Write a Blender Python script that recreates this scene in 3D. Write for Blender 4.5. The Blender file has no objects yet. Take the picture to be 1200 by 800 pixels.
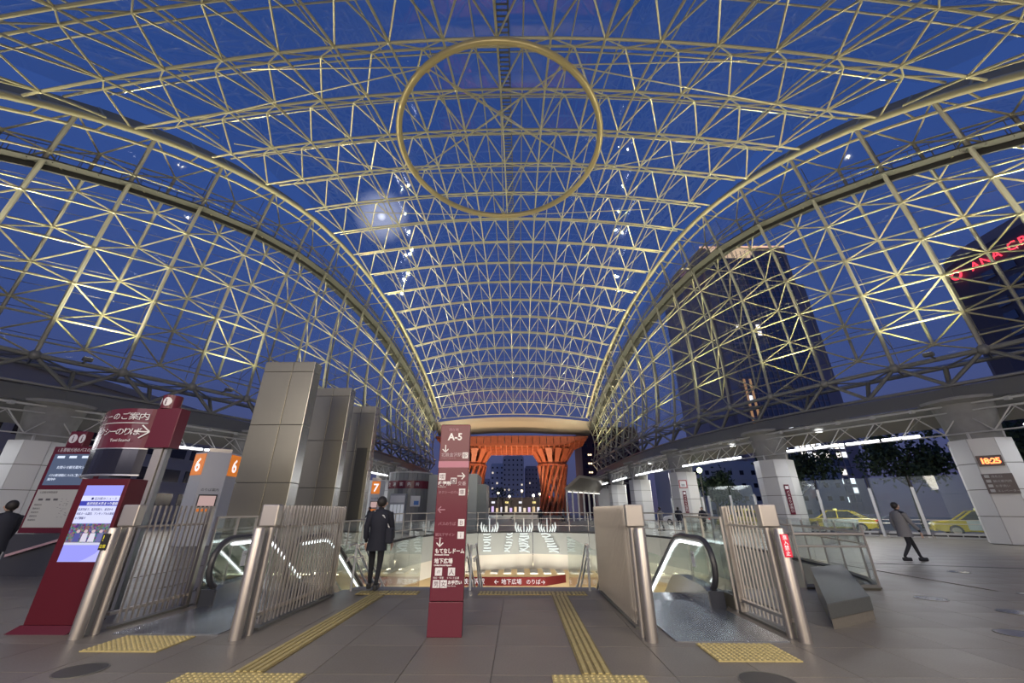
import bpy, bmesh, math, random
from mathutils import Vector, Matrix
random.seed(7)
SC = bpy.context.scene
COL = SC.collection
PI = math.pi

# ------------------------------------------------------------------ camera
CAM_H = 1.5
cd = bpy.data.cameras.new('camera'); cam = bpy.data.objects.new('camera', cd); COL.objects.link(cam)
cd.sensor_width = 36.0; cd.lens = 460.0*36/1200; cd.clip_end = 2000; cd.clip_start = .05
cam.location = (0, 0, CAM_H)
cam.rotation_euler = (PI/2 + math.atan(197/460.), 0, math.radians(0.916))
SC.camera = cam

# ------------------------------------------------------------------ view
SC.view_settings.view_transform = 'Standard'; SC.view_settings.look = 'None'
SC.view_settings.gamma = 1.0; SC.view_settings.use_curve_mapping = False
SC.view_settings.exposure = 0.0
try:
    SC.cycles.max_bounces = 8; SC.cycles.transparent_max_bounces = 24
    SC.cycles.transmission_bounces = 6; SC.cycles.glossy_bounces = 3; SC.cycles.diffuse_bounces = 2
    SC.cycles.sample_clamp_indirect = 6.0; SC.cycles.caustics_reflective = False; SC.cycles.caustics_refractive = False
except Exception: pass

# ------------------------------------------------------------------ sky: blue hour, a veiled moon
W = bpy.data.worlds.new('dusk_sky'); SC.world = W; W.use_nodes = True
nt = W.node_tree; N = nt.nodes; L = nt.links; N.clear()
def nd(t, **k):
    n = N.new(t)
    for a, b in k.items(): setattr(n, a, b)
    return n
tc = nd('ShaderNodeTexCoord'); sx = nd('ShaderNodeSeparateXYZ'); L.new(tc.outputs['Generated'], sx.inputs[0])
rp = nd('ShaderNodeValToRGB'); L.new(sx.outputs['Z'], rp.inputs[0])
e = rp.color_ramp.elements
e[0].position = 0.0; e[0].color = (.048, .044, .085, 1)
e[1].position = 1.0; e[1].color = (.019, .052, .200, 1)
for p_, c_ in ((.12, (.050, .060, .145, 1)), (.35, (.036, .066, .210, 1)), (.65, (.024, .060, .220, 1))):
    q = e.new(p_); q.color = c_
nz = nd('ShaderNodeTexNoise'); nz.inputs['Scale'].default_value = 2.2; nz.inputs['Detail'].default_value = 5
L.new(tc.outputs['Generated'], nz.inputs['Vector'])
mr = nd('ShaderNodeMapRange'); mr.inputs[3].default_value = 1.08; mr.inputs[4].default_value = 1.42
L.new(nz.outputs[0], mr.inputs[0])
mm = nd('ShaderNodeVectorMath', operation='SCALE'); L.new(rp.outputs[0], mm.inputs[0]); L.new(mr.outputs[0], mm.inputs['Scale'])
# moon behind thin cloud, seen through the roof glass
mdv = Vector((-.437, 1.0, .87)).normalized()
dt = nd('ShaderNodeVectorMath', operation='DOT_PRODUCT'); L.new(tc.outputs['Generated'], dt.inputs[0]); dt.inputs[1].default_value = mdv
h1 = nd('ShaderNodeMapRange'); h1.inputs[1].default_value = .9978; h1.inputs[2].default_value = 1.0; h1.inputs[4].default_value = .36
h1.interpolation_type = 'SMOOTHSTEP'; L.new(dt.outputs['Value'], h1.inputs[0])
h2 = nd('ShaderNodeMapRange'); h2.inputs[1].default_value = .99995; h2.inputs[2].default_value = 1.0; h2.inputs[4].default_value = .7
L.new(dt.outputs['Value'], h2.inputs[0])
ad = nd('ShaderNodeMath', operation='ADD'); L.new(h1.outputs[0], ad.inputs[0]); L.new(h2.outputs[0], ad.inputs[1])
mc = nd('ShaderNodeVectorMath', operation='SCALE'); mc.inputs[0].default_value = (1, 1, 1.05); L.new(ad.outputs[0], mc.inputs['Scale'])
fa = nd('ShaderNodeVectorMath', operation='ADD'); L.new(mm.outputs[0], fa.inputs[0]); L.new(mc.outputs[0], fa.inputs[1])
bg = nd('ShaderNodeBackground'); L.new(fa.outputs[0], bg.inputs[0]); bg.inputs[1].default_value = 1.0
wo = nd('ShaderNodeOutputWorld'); L.new(bg.outputs[0], wo.inputs[0])

# lamp powers (the lamps themselves are built at the end)
FLOOD_P = 4300; WASH_P = 620; CANOPY_P = 115; HALL_P = 560; WELL_P = 250; GATE_P = 2600; CONC_P = 1400; RANK_P = 420

# ------------------------------------------------------------------ materials
MATS = {}
def mat(name, col, rough=.5, metal=0.0, emit=None, es=1.0, noise=None, bump=0.0, scale=8.0, spec=None, coat=0.0):
    if name in MATS: return MATS[name]
    m = bpy.data.materials.new(name); m.use_nodes = True
    t = m.node_tree; b = t.nodes['Principled BSDF']
    b.inputs['Base Color'].default_value = (*col, 1); b.inputs['Roughness'].default_value = rough; b.inputs['Metallic'].default_value = metal
    if spec is not None: b.inputs['Specular IOR Level'].default_value = spec
    if coat: b.inputs['Coat Weight'].default_value = coat; b.inputs['Coat Roughness'].default_value = .1
    if emit is not None:
        b.inputs['Emission Color'].default_value = (*emit, 1); b.inputs['Emission Strength'].default_value = es
    if noise:
        c = t.nodes.new('ShaderNodeTexCoord'); n = t.nodes.new('ShaderNodeTexNoise'); n.inputs['Scale'].default_value = scale; n.inputs['Detail'].default_value = 6
        t.links.new(c.outputs['Object'], n.inputs['Vector'])
        r = t.nodes.new('ShaderNodeMapRange'); r.inputs[1].default_value = .25; r.inputs[2].default_value = .75
        r.inputs[3].default_value = 1-noise; r.inputs[4].default_value = 1+noise; t.links.new(n.outputs[0], r.inputs[0])
        v = t.nodes.new('ShaderNodeVectorMath'); v.operation = 'SCALE'; v.inputs[0].default_value = col
        t.links.new(r.outputs[0], v.inputs['Scale']); t.links.new(v.outputs[0], b.inputs['Base Color'])
        if bump:
            bp = t.nodes.new('ShaderNodeBump'); bp.inputs['Strength'].default_value = bump; bp.inputs['Distance'].default_value = .02
            t.links.new(n.outputs[0], bp.inputs['Height']); t.links.new(bp.outputs[0], b.inputs['Normal'])
    MATS[name] = m; return m
def glow(name, col, s):
    if name in MATS: return MATS[name]
    m = bpy.data.materials.new(name); m.use_nodes = True; t = m.node_tree; t.nodes.clear()
    e_ = t.nodes.new('ShaderNodeEmission'); e_.inputs[0].default_value = (*col, 1); e_.inputs[1].default_value = s
    o = t.nodes.new('ShaderNodeOutputMaterial'); t.links.new(e_.outputs[0], o.inputs[0]); MATS[name] = m; return m
def glass(name, tint=(.9, .95, .95), gloss=.10, rough=.02, milky=0.0):
    if name in MATS: return MATS[name]
    m = bpy.data.materials.new(name); m.use_nodes = True; t = m.node_tree; t.nodes.clear()
    tr = t.nodes.new('ShaderNodeBsdfTransparent'); tr.inputs[0].default_value = (*tint, 1)
    gl = t.nodes.new('ShaderNodeBsdfGlossy'); gl.inputs['Roughness'].default_value = rough
    fr = t.nodes.new('ShaderNodeLayerWeight'); fr.inputs[0].default_value = .35
    r = t.nodes.new('ShaderNodeMapRange'); r.inputs[3].default_value = gloss*.5; r.inputs[4].default_value = gloss*4
    t.links.new(fr.outputs['Fresnel'], r.inputs[0])
    mx = t.nodes.new('ShaderNodeMixShader'); t.links.new(r.outputs[0], mx.inputs[0]); t.links.new(tr.outputs[0], mx.inputs[1]); t.links.new(gl.outputs[0], mx.inputs[2])
    last = mx
    if milky:
        df = t.nodes.new('ShaderNodeBsdfDiffuse'); df.inputs[0].default_value = (.8, .85, .85, 1)
        m2 = t.nodes.new('ShaderNodeMixShader'); m2.inputs[0].default_value = milky
        t.links.new(mx.outputs[0], m2.inputs[1]); t.links.new(df.outputs[0], m2.inputs[2]); last = m2
    o = t.nodes.new('ShaderNodeOutputMaterial'); t.links.new(last.outputs[0], o.inputs[0]); MATS[name] = m; return m

STEEL = mat('cream_painted_steel', (.53, .495, .315), .32, .35)
STEEL_R = mat('rib_painted_steel', (.40, .39, .32), .35, .35)
STEEL_D = mat('dark_painted_steel', (.16, .155, .13), .5, .2)
STEEL_G = mat('grey_painted_steel', (.25, .25, .235), .40, .35)
STEEL_L = mat('light_grey_steel', (.56, .56, .55), .40, .2)
INOX = mat('brushed_stainless', (.52, .475, .42), .40, .85)
CHROME = mat('polished_stainless', (.78, .78, .77), .28, .75)
BLACK = mat('black_rubber', (.02, .02, .022), .5)
WHITE = mat('white_panel', (.76, .76, .74), .45)
SKYGLASS = glass('roof_glass', (.93, .95, .97), .035, .03)
RAILGLASS = glass('railing_glass', (.92, .96, .945), .09, .02)
FRITGLASS = glass('screen_glass', (.86, .92, .90), .08, .03, .07)

# ------------------------------------------------------------------ mesh helpers
class MB:
    def __init__(s): s.v = []; s.f = []
    def box(s, x0, x1, y0, y1, z0, z1):
        n = len(s.v)
        s.v += [(x0,y0,z0),(x1,y0,z0),(x1,y1,z0),(x0,y1,z0),(x0,y0,z1),(x1,y0,z1),(x1,y1,z1),(x0,y1,z1)]
        s.f += [tuple(n+i for i in q) for q in ((3,2,1,0),(4,5,6,7),(0,1,5,4),(1,2,6,5),(2,3,7,6),(3,0,4,7))]; return s
    def beam(s, a, b, w, h, up=(0,0,1)):
        a, b = Vector(a), Vector(b); d = (b-a).normalized(); u = Vector(up)
        if abs(d.dot(u)) > .99: u = Vector((1,0,0))
        r = d.cross(u).normalized()*w/2; u = r.cross(d).normalized()*h/2
        n = len(s.v)
        for p in (a, b):
            for q in (-r-u, r-u, r+u, -r+u): s.v.append(tuple(p+q))
        s.f += [tuple(n+i for i in q) for q in ((3,2,1,0),(4,5,6,7),(0,1,5,4),(1,2,6,5),(2,3,7,6),(3,0,4,7))]; return s
    def tube(s, pts, r, seg=6, cap=True, closed=False):
        pts = [Vector(p) for p in pts]; k = len(pts); n0 = len(s.v); prev = None
        rr = r if isinstance(r, (list, tuple)) else [r]*k
        for i, p in enumerate(pts):
            if closed: d = pts[(i+1) % k]-pts[i-1]
            else: d = pts[min(i+1, k-1)]-pts[max(i-1, 0)]
            d.normalize()
            if prev is None:
                u = Vector((0,0,1)) if abs(d.z) < .9 else Vector((1,0,0))
                u = (u-d*u.dot(d)).normalized()
            else: u = (prev-d*prev.dot(d)).normalized()
            prev = u; w = d.cross(u)
            for j in range(seg):
                a = 2*PI*j/seg
                s.v.append(tuple(p+(u*math.cos(a)+w*math.sin(a))*rr[i]))
        for i in range(k if closed else k-1):
            a, b = n0+i*seg, n0+((i+1) % k)*seg
            for j in range(seg): s.f.append((a+j, a+(j+1) % seg, b+(j+1) % seg, b+j))
        if cap and not closed:
            s.f.append(tuple(n0+j for j in reversed(range(seg)))); s.f.append(tuple(n0+(k-1)*seg+j for j in range(seg)))
        return s
    def lathe(s, prof, seg=24, c=(0,0,0), cap=True):
        n0 = len(s.v)
        for r, z in prof:
            for j in range(seg):
                a = 2*PI*j/seg; s.v.append((c[0]+r*math.cos(a), c[1]+r*math.sin(a), c[2]+z))
        for i in range(len(prof)-1):
            for j in range(seg):
                s.f.append((n0+i*seg+j, n0+i*seg+(j+1) % seg, n0+(i+1)*seg+(j+1) % seg, n0+(i+1)*seg+j))
        if cap:
            s.f.append(tuple(n0+j for j in reversed(range(seg)))); s.f.append(tuple(n0+(len(prof)-1)*seg+j for j in range(seg)))
        return s
    def prism(s, poly, z0, z1):
        n = len(s.v); k = len(poly)
        s.v += [(x, y, z0) for x, y in poly]+[(x, y, z1) for x, y in poly]
        s.f.append(tuple(n+i for i in reversed(range(k)))); s.f.append(tuple(n+k+i for i in range(k)))
        for i in range(k): s.f.append((n+i, n+(i+1) % k, n+k+(i+1) % k, n+k+i))
        return s
    def extr(s, poly3, d):            # a planar 3D polygon pushed along d
        n = len(s.v); k = len(poly3); d = Vector(d)
        s.v += [tuple(p) for p in poly3]+[tuple(Vector(p)+d) for p in poly3]
        s.f.append(tuple(n+i for i in reversed(range(k)))); s.f.append(tuple(n+k+i for i in range(k)))
        for i in range(k): s.f.append((n+i, n+(i+1) % k, n+k+(i+1) % k, n+k+i))
        return s
    def quad(s, a, b, c, d):
        n = len(s.v); s.v += [tuple(a), tuple(b), tuple(c), tuple(d)]; s.f.append((n, n+1, n+2, n+3)); return s
    def ball(s, c, r, seg=8, rings=5, sz=1.0):
        n0 = len(s.v); c = Vector(c)
        prof = [(r*math.sin(PI*(i+.0001)/rings), -r*sz*math.cos(PI*i/rings)) for i in range(rings+1)]
        return s.lathe([(max(a, 1e-4), b) for a, b in prof], seg, tuple(c), False)
    def mesh(s, name, smooth=False):
        me = bpy.data.meshes.new(name); me.from_pydata(s.v, [], s.f)
        if smooth:
            for p in me.polygons: p.use_smooth = True
            try: me.set_sharp_from_angle(angle=math.radians(40))
            except Exception: pass
        me.update(); return me
    def build(s, name, m, parent=None, smooth=False, bevel=0.0):
        me = s.mesh(name, smooth); me.materials.append(m)
        return link(name, me, parent, bevel)
def link(name, me, parent=None, bevel=0.0):
    o = bpy.data.objects.new(name, me); COL.objects.link(o)
    if parent is not None: o.parent = parent
    if bevel:
        b = o.modifiers.new('bevel', 'BEVEL'); b.width = bevel; b.segments = 2; b.limit_method = 'ANGLE'
    return o
def thing(name, label, cat, loc=(0,0,0), rz=0.0, group=None):
    o = bpy.data.objects.new(name, None); COL.objects.link(o); o.location = loc; o.rotation_euler = (0, 0, rz)
    o.empty_display_size = .2
    return tag(o, label, cat, group)
def tag(o, label, cat, group=None):
    o['label'] = label; o['category'] = cat
    if group: o['group'] = group
    return o
def struct(o, label=None):
    o['kind'] = 'structure'
    if label: o['label'] = label
    return o
def root(name, kind=None, label=None):
    o = bpy.data.objects.new(name, None); COL.objects.link(o); o.empty_display_size = .2
    if kind: o['kind'] = kind
    if label: o['label'] = label
    return o
def stuff(o): o['kind'] = 'stuff'; return o
def copy_tree(o, parent=None):
    c = o.copy(); COL.objects.link(c)
    if parent is not None: c.parent = parent
    for ch in list(o.children): copy_tree(ch, c)
    return c
_unit = {}
def unit_tube(m, seg=6):
    k = (m.name, seg)
    if k not in _unit:
        me = MB().tube([(0,0,0),(0,0,1)], 1.0, seg, cap=False).mesh('tube_'+m.name, True); me.materials.append(m); _unit[k] = me
    return _unit[k]
def strut(name, a, b, r, m, parent=None, seg=6):     # one straight tube, mesh data shared
    a, b = Vector(a), Vector(b); d = b-a
    o = bpy.data.objects.new(name, unit_tube(m, seg)); COL.objects.link(o)
    o.matrix_world = Matrix.Translation(a) @ d.to_track_quat('Z', 'Y').to_matrix().to_4x4() @ Matrix.Diagonal((r, r, d.length, 1))
    if parent is not None: o.parent = parent
    return o
_ub = {}
def block(name, m, parent, c, s, rz=0.0):            # a box with shared unit mesh
    if m.name not in _ub:
        me = MB().box(-.5,.5,-.5,.5,-.5,.5).mesh('block_'+m.name); me.materials.append(m); _ub[m.name] = me
    o = bpy.data.objects.new(name, _ub[m.name]); COL.objects.link(o); o.location = c; o.scale = s; o.rotation_euler = (0,0,rz)
    if parent is not None: o.parent = parent
    return o
def interp(tab, x):
    if x <= tab[0][0]:
        (a, b), (c, d) = tab[0], tab[1]; return b+(d-b)*(x-a)/(c-a)
    for (a, b), (c, d) in zip(tab, tab[1:]):
        if x <= c: return b+(d-b)*(x-a)/(c-a)
    (a, b), (c, d) = tab[-2], tab[-1]; return d+(d-b)*(x-c)/(c-a)
def smooth_tab(tab, k=2.5):                            # soften a measured table
    def f(x):
        s = w = 0.0
        for i in range(-4, 5):
            g = math.exp(-(i/2.0)**2/2); s += g*interp(tab, x+i*k/2); w += g
        return s/w
    return f
def text(s, size, m, parent, loc, rot=(PI/2,0,0), align='LEFT', name='lettering', ext=.001, sx=1.0, bold=0.0):
    c = bpy.data.curves.new(name, 'FONT'); c.body = s; c.size = size; c.align_x = align; c.extrude = ext; c.resolution_u = 2
    c.offset = bold
    c.materials.append(m)
    o = bpy.data.objects.new(name, c); COL.objects.link(o); o.location = loc; o.rotation_euler = rot; o.scale = (sx, 1, 1)
    if parent is not None: o.parent = parent
    return o
def lamp(name, kind, loc, power, col, target=None, size=.3, spot=90, blend=.8):
    d = bpy.data.lights.new(name, kind); d.energy = power; d.color = col
    if kind == 'AREA': d.size = size
    else: d.shadow_soft_size = size
    if kind == 'SPOT': d.spot_size = math.radians(spot); d.spot_blend = blend
    o = bpy.data.objects.new(name, d); COL.objects.link(o); o.location = loc
    if target is not None: o.rotation_euler = (Vector(target)-Vector(loc)).to_track_quat('-Z', 'Y').to_euler()
    return o
# ------------------------------------------------------------------ dome geometry (plan and heights of its edge lines)
XC = -0.9
_R = smooth_tab([(4,23.4),(7.8,22.4),(11.4,21.4),(15,20.5),(18.6,19.3),(22.2,18.3),(25.8,17),(30.9,16.2),(36.9,15.6),(44.6,14.5),(54,13.7),(61.7,13.5),(72.8,13.5),(80,13.5)])
_RZ = smooth_tab([(4,11.5),(7.8,15.4),(11.4,18.5),(15,21.1),(18.6,22.8),(22.2,24.1),(25.8,24.8),(30.9,25.3),(36.9,25.4),(44.6,24.3),(54,21.9),(61.7,20.2),(70,17.8),(76,16.0)])
_CZ = smooth_tab([(4,17.2),(7.8,20.0),(11.4,22.1),(15,23.8),(18.6,25.1),(22.2,25.9),(25.8,26.5),(29.4,26.8),(33,26.9),(36.6,26.8),(40.2,26.6),(43.8,26.1),(47.4,25.5),(51,24.9),(54.6,23.9),(58.2,22.9),(61.8,21.7),(65.4,20.6),(69,19.3),(72.6,17.9),(78,15.8)])
_Q = smooth_tab([(2,30.2),(5.5,29.9),(9,29.4),(12.4,28.4),(15.8,26.9),(18.9,25.2),(21.5,23.3),(24.5,21.4),(27.6,19.6),(31,18.1),(38,16.1),(45,14.9),(52,14.5),(60,14.3),(70,14.3),(80,14.3)], 1.6)
RINGZ = 9.1; LOWZ = 7.7
def roofz(x, Y, off=0.0):
    r = _R(Y); t = (x-XC)/r
    return _CZ(Y)-(_CZ(Y)-_RZ(Y))*t*t+off
def ridge(sgn, Y): return Vector((XC+sgn*_R(Y), Y, _RZ(Y)))

# ------------------------------------------------------------------ roof: two-layer space frame with glass above
ceiling = root('ceiling', 'structure', 'vaulted steel lattice roof glazed with clear panes')
ROWS = [11.4+3.6*i for i in range(-2, 18)]
BAY = 2.55
def xs_for(Y, m=0.0, odd=False):
    r = _R(Y)-m; k = int(r/BAY)
    if odd: return [XC+(i+.5)*BAY for i in range(-k-1, k+1) if abs((i+.5)*BAY) < r]
    return [XC+i*BAY for i in range(-k, k+1)]
DEPTH = 1.75
small = MB(); nodes = MB()
budget = {'brace': 0, 'purlin': 0}
def brace(a, b, r, Y):
    if budget['brace'] < 280 and Y < 60 and Y > 9:
        budget['brace'] += 1; strut('brace', a, b, r, STEEL, ceiling)
    else: small.tube([a, b], r, 5, False)
for i, Y in enumerate(ROWS):
    r = _R(Y); xs = xs_for(Y)
    full = [XC-r*.985]+xs+[XC+r*.985]
    MB().tube([(x, Y, roofz(x, Y)) for x in full], .070, 6).build('bottom_chord', STEEL, ceiling, True)
    Y2 = Y+.95
    xo = xs_for(Y2, 0, True); r2 = _R(Y2)
    f2 = [XC-r2*.985]+xo+[XC+r2*.985]
    MB().tube([(x, Y2, roofz(x, Y2, .55)) for x in f2], .062, 6).build('middle_chord', STEEL, ceiling, True)
    Y3 = Y+2.3; r3 = _R(Y3)
    if i < len(ROWS)-1:
        MB().tube([(XC+r3*t/12, Y3, roofz(XC+r3*t/12, Y3, DEPTH)) for t in range(-12, 13)], .045, 5).build('top_chord', STEEL, ceiling, True)
    for x in xs: nodes.ball((x, Y, roofz(x, Y)), .11, 6, 4)
    # flat zigzag between bottom and middle chords
    for x in xo:
        for s_ in (-.5, .5):
            xx = x+s_*BAY
            if abs(xx-XC) < r: small.tube([(x, Y2, roofz(x, Y2, .55)), (xx, Y, roofz(xx, Y))], .038, 5, False)
    # V pairs from each bottom node of the next row to the middle chord of this one
    if i < len(ROWS)-1:
        Yn = ROWS[i+1]
        for x in xs_for(Yn):
            b = (x, Yn, roofz(x, Yn))
            for s_ in (-.5, .5):
                xx = x+s_*BAY
                if abs(xx-XC) < r2: brace((xx, Y2, roofz(xx, Y2, .55)), b, .052, Y)
# long members running with the vault, one per node line
for k in range(-9, 10):
    x = XC+k*BAY
    ys = [Y for Y in [ROWS[0]+j*1.2 for j in range(58)] if Y <= ROWS[-1] and abs(k*BAY) < _R(Y)-.05]
    if len(ys) > 2:
        MB().tube([(x, Y, roofz(x, Y)) for Y in ys], .064, 6).build('long_chord', STEEL, ceiling, True)
for k in range(-10, 10):
    x = XC+(k+.5)*BAY
    ys = [Y for Y in [ROWS[0]+j*1.2 for j in range(58)] if Y <= ROWS[-1] and abs((k+.5)*BAY) < _R(Y)-.05]
    if len(ys) > 2:
        MB().tube([(x, Y, roofz(x, Y, DEPTH)) for Y in ys], .045, 5).build('glazing_rib', STEEL, ceiling, True)
nodes.build('node_joints', STEEL, ceiling, True)['kind'] = 'stuff'
stuff(small.build('small_braces', STEEL, ceiling, True))
# glass panes above the top chord, one pane per bay (joint left open)
gb = MB(); npane = 0
edges_y = [ROWS[0]-1.3+3.6*i for i in range(len(ROWS))]
for i in range(len(edges_y)-1):
    y0, y1 = edges_y[i]+.02, edges_y[i+1]-.02
    for k in range(-9, 9):
        xa, xb = XC+(k)*BAY+BAY/2+.02, XC+(k+1)*BAY+BAY/2-.02
        rr = min(_R(y0), _R(y1))+.9
        if min(abs(xa-XC), abs(xb-XC)) > rr: continue
        xa = max(xa, XC-rr); xb = min(xb, XC+rr)
        q = [(xa, y0), (xb, y0), (xb, y1), (xa, y1)]
        P = [(a, b, roofz(a, b, DEPTH+.22)) for a, b in q]
        if npane < 296 and y0 > 6: MB().quad(*P).build('roof_pane', SKYGLASS, ceiling); npane += 1
        else: gb.quad(*P)
if gb.v: stuff(gb.build('far_roof_panes', SKYGLASS, ceiling))

# ------------------------------------------------------------------ ridge tubes, gutters
for sgn, side in ((-1, 'left'), (1, 'right')):
    rt = root('trim_1' if sgn < 0 else 'trim_2', 'structure', 'thick steel tube and gutter along the %s edge of the roof' % side)
    yy = [ROWS[0]+1.0*j for j in range(70) if ROWS[0]+j <= ROWS[-1]+.5]
    MB().tube([ridge(sgn, Y) for Y in yy], .19, 10).build('edge_tube', STEEL, rt, True)
    MB().tube([ridge(sgn, Y)+Vector((sgn*.5, 0, -.62)) for Y in yy], .09, 6).build('lower_edge_tube', STEEL, rt, True)
    g = MB()
    for a, b in zip(yy, yy[1:]):
        A, B = ridge(sgn, a), ridge(sgn, b); o1 = Vector((sgn*.35, 0, .25)); o2 = Vector((sgn*1.05, 0, 1.15))
        g.quad(A+o1, B+o1, B+o2, A+o2)
        g.quad(A+o1+Vector((sgn*.06, 0, -.06)), A+o2+Vector((sgn*.06, 0, -.06)), B+o2+Vector((sgn*.06, 0, -.06)), B+o1+Vector((sgn*.06, 0, -.06)))
    g.build('gutter', mat('gutter_sheet', (.34, .31, .20), .7, 0), rt)
    h = MB()
    for Y in yy[::2]:
        A = ridge(sgn, Y); h.tube([A, A+Vector((sgn*.5, 0, -.62))], .05, 5, False); h.tube([A+Vector((sgn*.3,0,.2)), A+Vector((sgn*1.0, 0, 1.1))], .07, 5, False)
    stuff(h.build('gutter_brackets', STEEL, rt, True))

# ------------------------------------------------------------------ leaning side walls: ribs, chords, triangles, glass
NROW = 6
def ring_pts(sgn):
    out = []; Y = 2.4; P = Vector((XC+sgn*_Q(Y), Y, 0)); out.append(P)
    while Y < 72:
        acc = 0.0; p0 = P.copy()
        while acc < 3.55 and Y < 74:
            Y += .02; p1 = Vector((XC+sgn*_Q(Y), Y, 0)); acc += (p1-p0).length; p0 = p1
        P = p0.copy(); out.append(P)
    return out
def rib_top(sgn, P):
    d = .05; a = Vector((_Q(P.y+d)-_Q(P.y-d), 2*d)).normalized()      # tangent (half-width, Y)
    nx, ny = -a.y, a.x                                                # inward normal
    lo, hi = 0.0, 12.0; q = abs(P.x-XC)
    f = lambda t: (q+nx*t)-_R(max(1.0, P.y+ny*t))
    t = 0.0
    while f(t) > 0 and t < 14: t += .02
    Y = P.y+ny*t; return Vector((XC+sgn*_R(Y), Y, _RZ(Y)))
def wall_node(B, T, t, out=0.0):
    p = B.lerp(T, t); d = (Vector((B.x-T.x, B.y-T.y, 0)))
    if d.length < .2: d = Vector((1 if B.x > 0 else -1, 0, 0))
    d.normalize(); return p+d*(1.0*math.sin(PI*t)+out)
WALLS = {}
for sgn, side in ((-1, 'left'), (1, 'right')):
    w = root('wall_'+side, 'structure', 'leaning glazed lattice wall on the %s side of the dome' % side); WALLS[side] = w
    base = ring_pts(sgn); tops = [rib_top(sgn, P) for P in base]
    B = [Vector((P.x, P.y, RINGZ)) for P in base]
    n = len(B)
    IN = [[wall_node(B[j], tops[j], k/NROW) for k in range(NROW+1)] for j in range(n)]
    OUT = []
    for j in range(n-1):
        Bm = (B[j]+B[j+1])/2; Tm = (tops[j]+tops[j+1])/2
        OUT.append([wall_node(Bm, Tm, (k+.5)/NROW, 1.15) for k in range(NROW)])
    nb = 0; sm = MB(); nj = MB()
    for j in range(n):                                              # heavy ribs
        MB().tube(IN[j], .105, 6).build('rib', STEEL_R, w, True)
        for p in IN[j][1:-1]: nj.ball(p, .14, 6, 4)
    for k in range(1, NROW):                                        # long chords, inner layer
        MB().tube([IN[j][k] for j in range(n)], .056, 6).build('chord', STEEL, w, True)
    for k in range(NROW):                                           # outer layer
        MB().tube([OUT[j][k] for j in range(n-1)], .05, 6).build('outer_chord', STEEL, w, True)
    for j in range(n-1):
        MB().tube(OUT[j], .085, 6).build('outer_rib', STEEL_R, w, True)
        for k in range(NROW):
            o = OUT[j][k]; nj.ball(o, .12, 6, 4)
            for q in (IN[j][k], IN[j+1][k], IN[j][k+1], IN[j+1][k+1]):
                if nb < 290 and 3 < j < 17: strut('brace', o, q, .047, STEEL, w); nb += 1
                else: sm.tube([o, q], .047, 5, False)
    stuff(sm.build('small_braces', STEEL, w, True)); stuff(nj.build('node_joints', STEEL, w, True))
    # glass panes outside the outer layer, dark joint rods between them
    rods = MB(); ng = 0; far = MB()
    GC = 9
    for j in range(n-1):
        Bo = B[j]; 
        for k in range(GC):
            t0, t1 = k/GC, (k+1)/GC
            P = [wall_node(B[j], tops[j], t0, 1.6), wall_node(B[j+1], tops[j+1], t0, 1.6), wall_node(B[j+1], tops[j+1], t1, 1.6), wall_node(B[j], tops[j], t1, 1.6)]
            c = sum(P, Vector())/4; P2 = [c+(p-c)*.992 for p in P]
            if ng < 200 and 3 < j < 26: MB().quad(*P2).build('wall_pane', SKYGLASS, w); ng += 1
            else: far.quad(*P2)
            rods.tube([P[0], P[1]], .018, 4, False); rods.tube([P[0], P[3]], .022, 4, False)
            if j % 1 == 0 and k % 2 == 1: rods.tube([P[0], IN[j][min(NROW, int(t0*NROW+.5))]], .02, 4, False)
    stuff(rods.build('glazing_rods', STEEL_D, w)); stuff(far.build('far_wall_panes', SKYGLASS, w))
    # service catwalk outside the lattice, two bays below the edge tube
    cw = root('trim_3' if sgn < 0 else 'trim_4', 'structure', 'dark maintenance catwalk high on the %s lattice wall' % side)
    dk = MB(); rl = MB(); up = MB()
    cp = [wall_node(B[j], tops[j], .80, .55) for j in range(n)]
    for a, b in zip(cp, cp[1:]):
        dk.beam(a, b, 1.5, .08); rl.tube([a+Vector((sgn*.65, 0, 1)), b+Vector((sgn*.65, 0, 1))], .025, 4, False); rl.tube([a+Vector((-sgn*.65, 0, 1)), b+Vector((-sgn*.65, 0, 1))], .025, 4, False)
        dk.beam(a+Vector((0, 0, -.1)), b+Vector((0, 0, -.1)), .14, .45)
        for t in range(4):
            p = a.lerp(b, t/4); up.tube([p+Vector((sgn*.65, 0, 0)), p+Vector((sgn*.65, 0, 1))], .02, 4, False); up.tube([p+Vector((-sgn*.65, 0, 0)), p+Vector((-sgn*.65, 0, 1))], .02, 4, False)
    dk.build('deck', mat('catwalk_grating', (.065, .065, .06), .7), cw); rl.build('guard_rail', STEEL_D, cw); stuff(up.build('rail_uprights', STEEL_D, cw))
    # ---------------- ring truss on top of the columns
    rg = root('trim_5' if sgn < 0 else 'trim_6', 'structure', 'ring truss carrying the %s lattice wall' % side)
    MB().tube(B, .13, 8).build('upper_ring_chord', STEEL_G, rg, True)
    Bo = [wall_node(B[j], tops[j], 0, 1.4)+Vector((0, 0, -.2)) for j in range(n)]
    MB().tube(Bo, .12, 6).build('outer_ring_chord', STEEL_G, rg, True)
    LOW = [(wall_node(B[j], tops[j], 0, .5)+wall_node(B[j+1], tops[j+1], 0, .5))/2 + Vector((0, 0, LOWZ-RINGZ)) for j in range(n-1)]
    MB().tube(LOW, .10, 6).build('lower_ring_chord', STEEL_G, rg, True)
    jn = MB()
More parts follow.
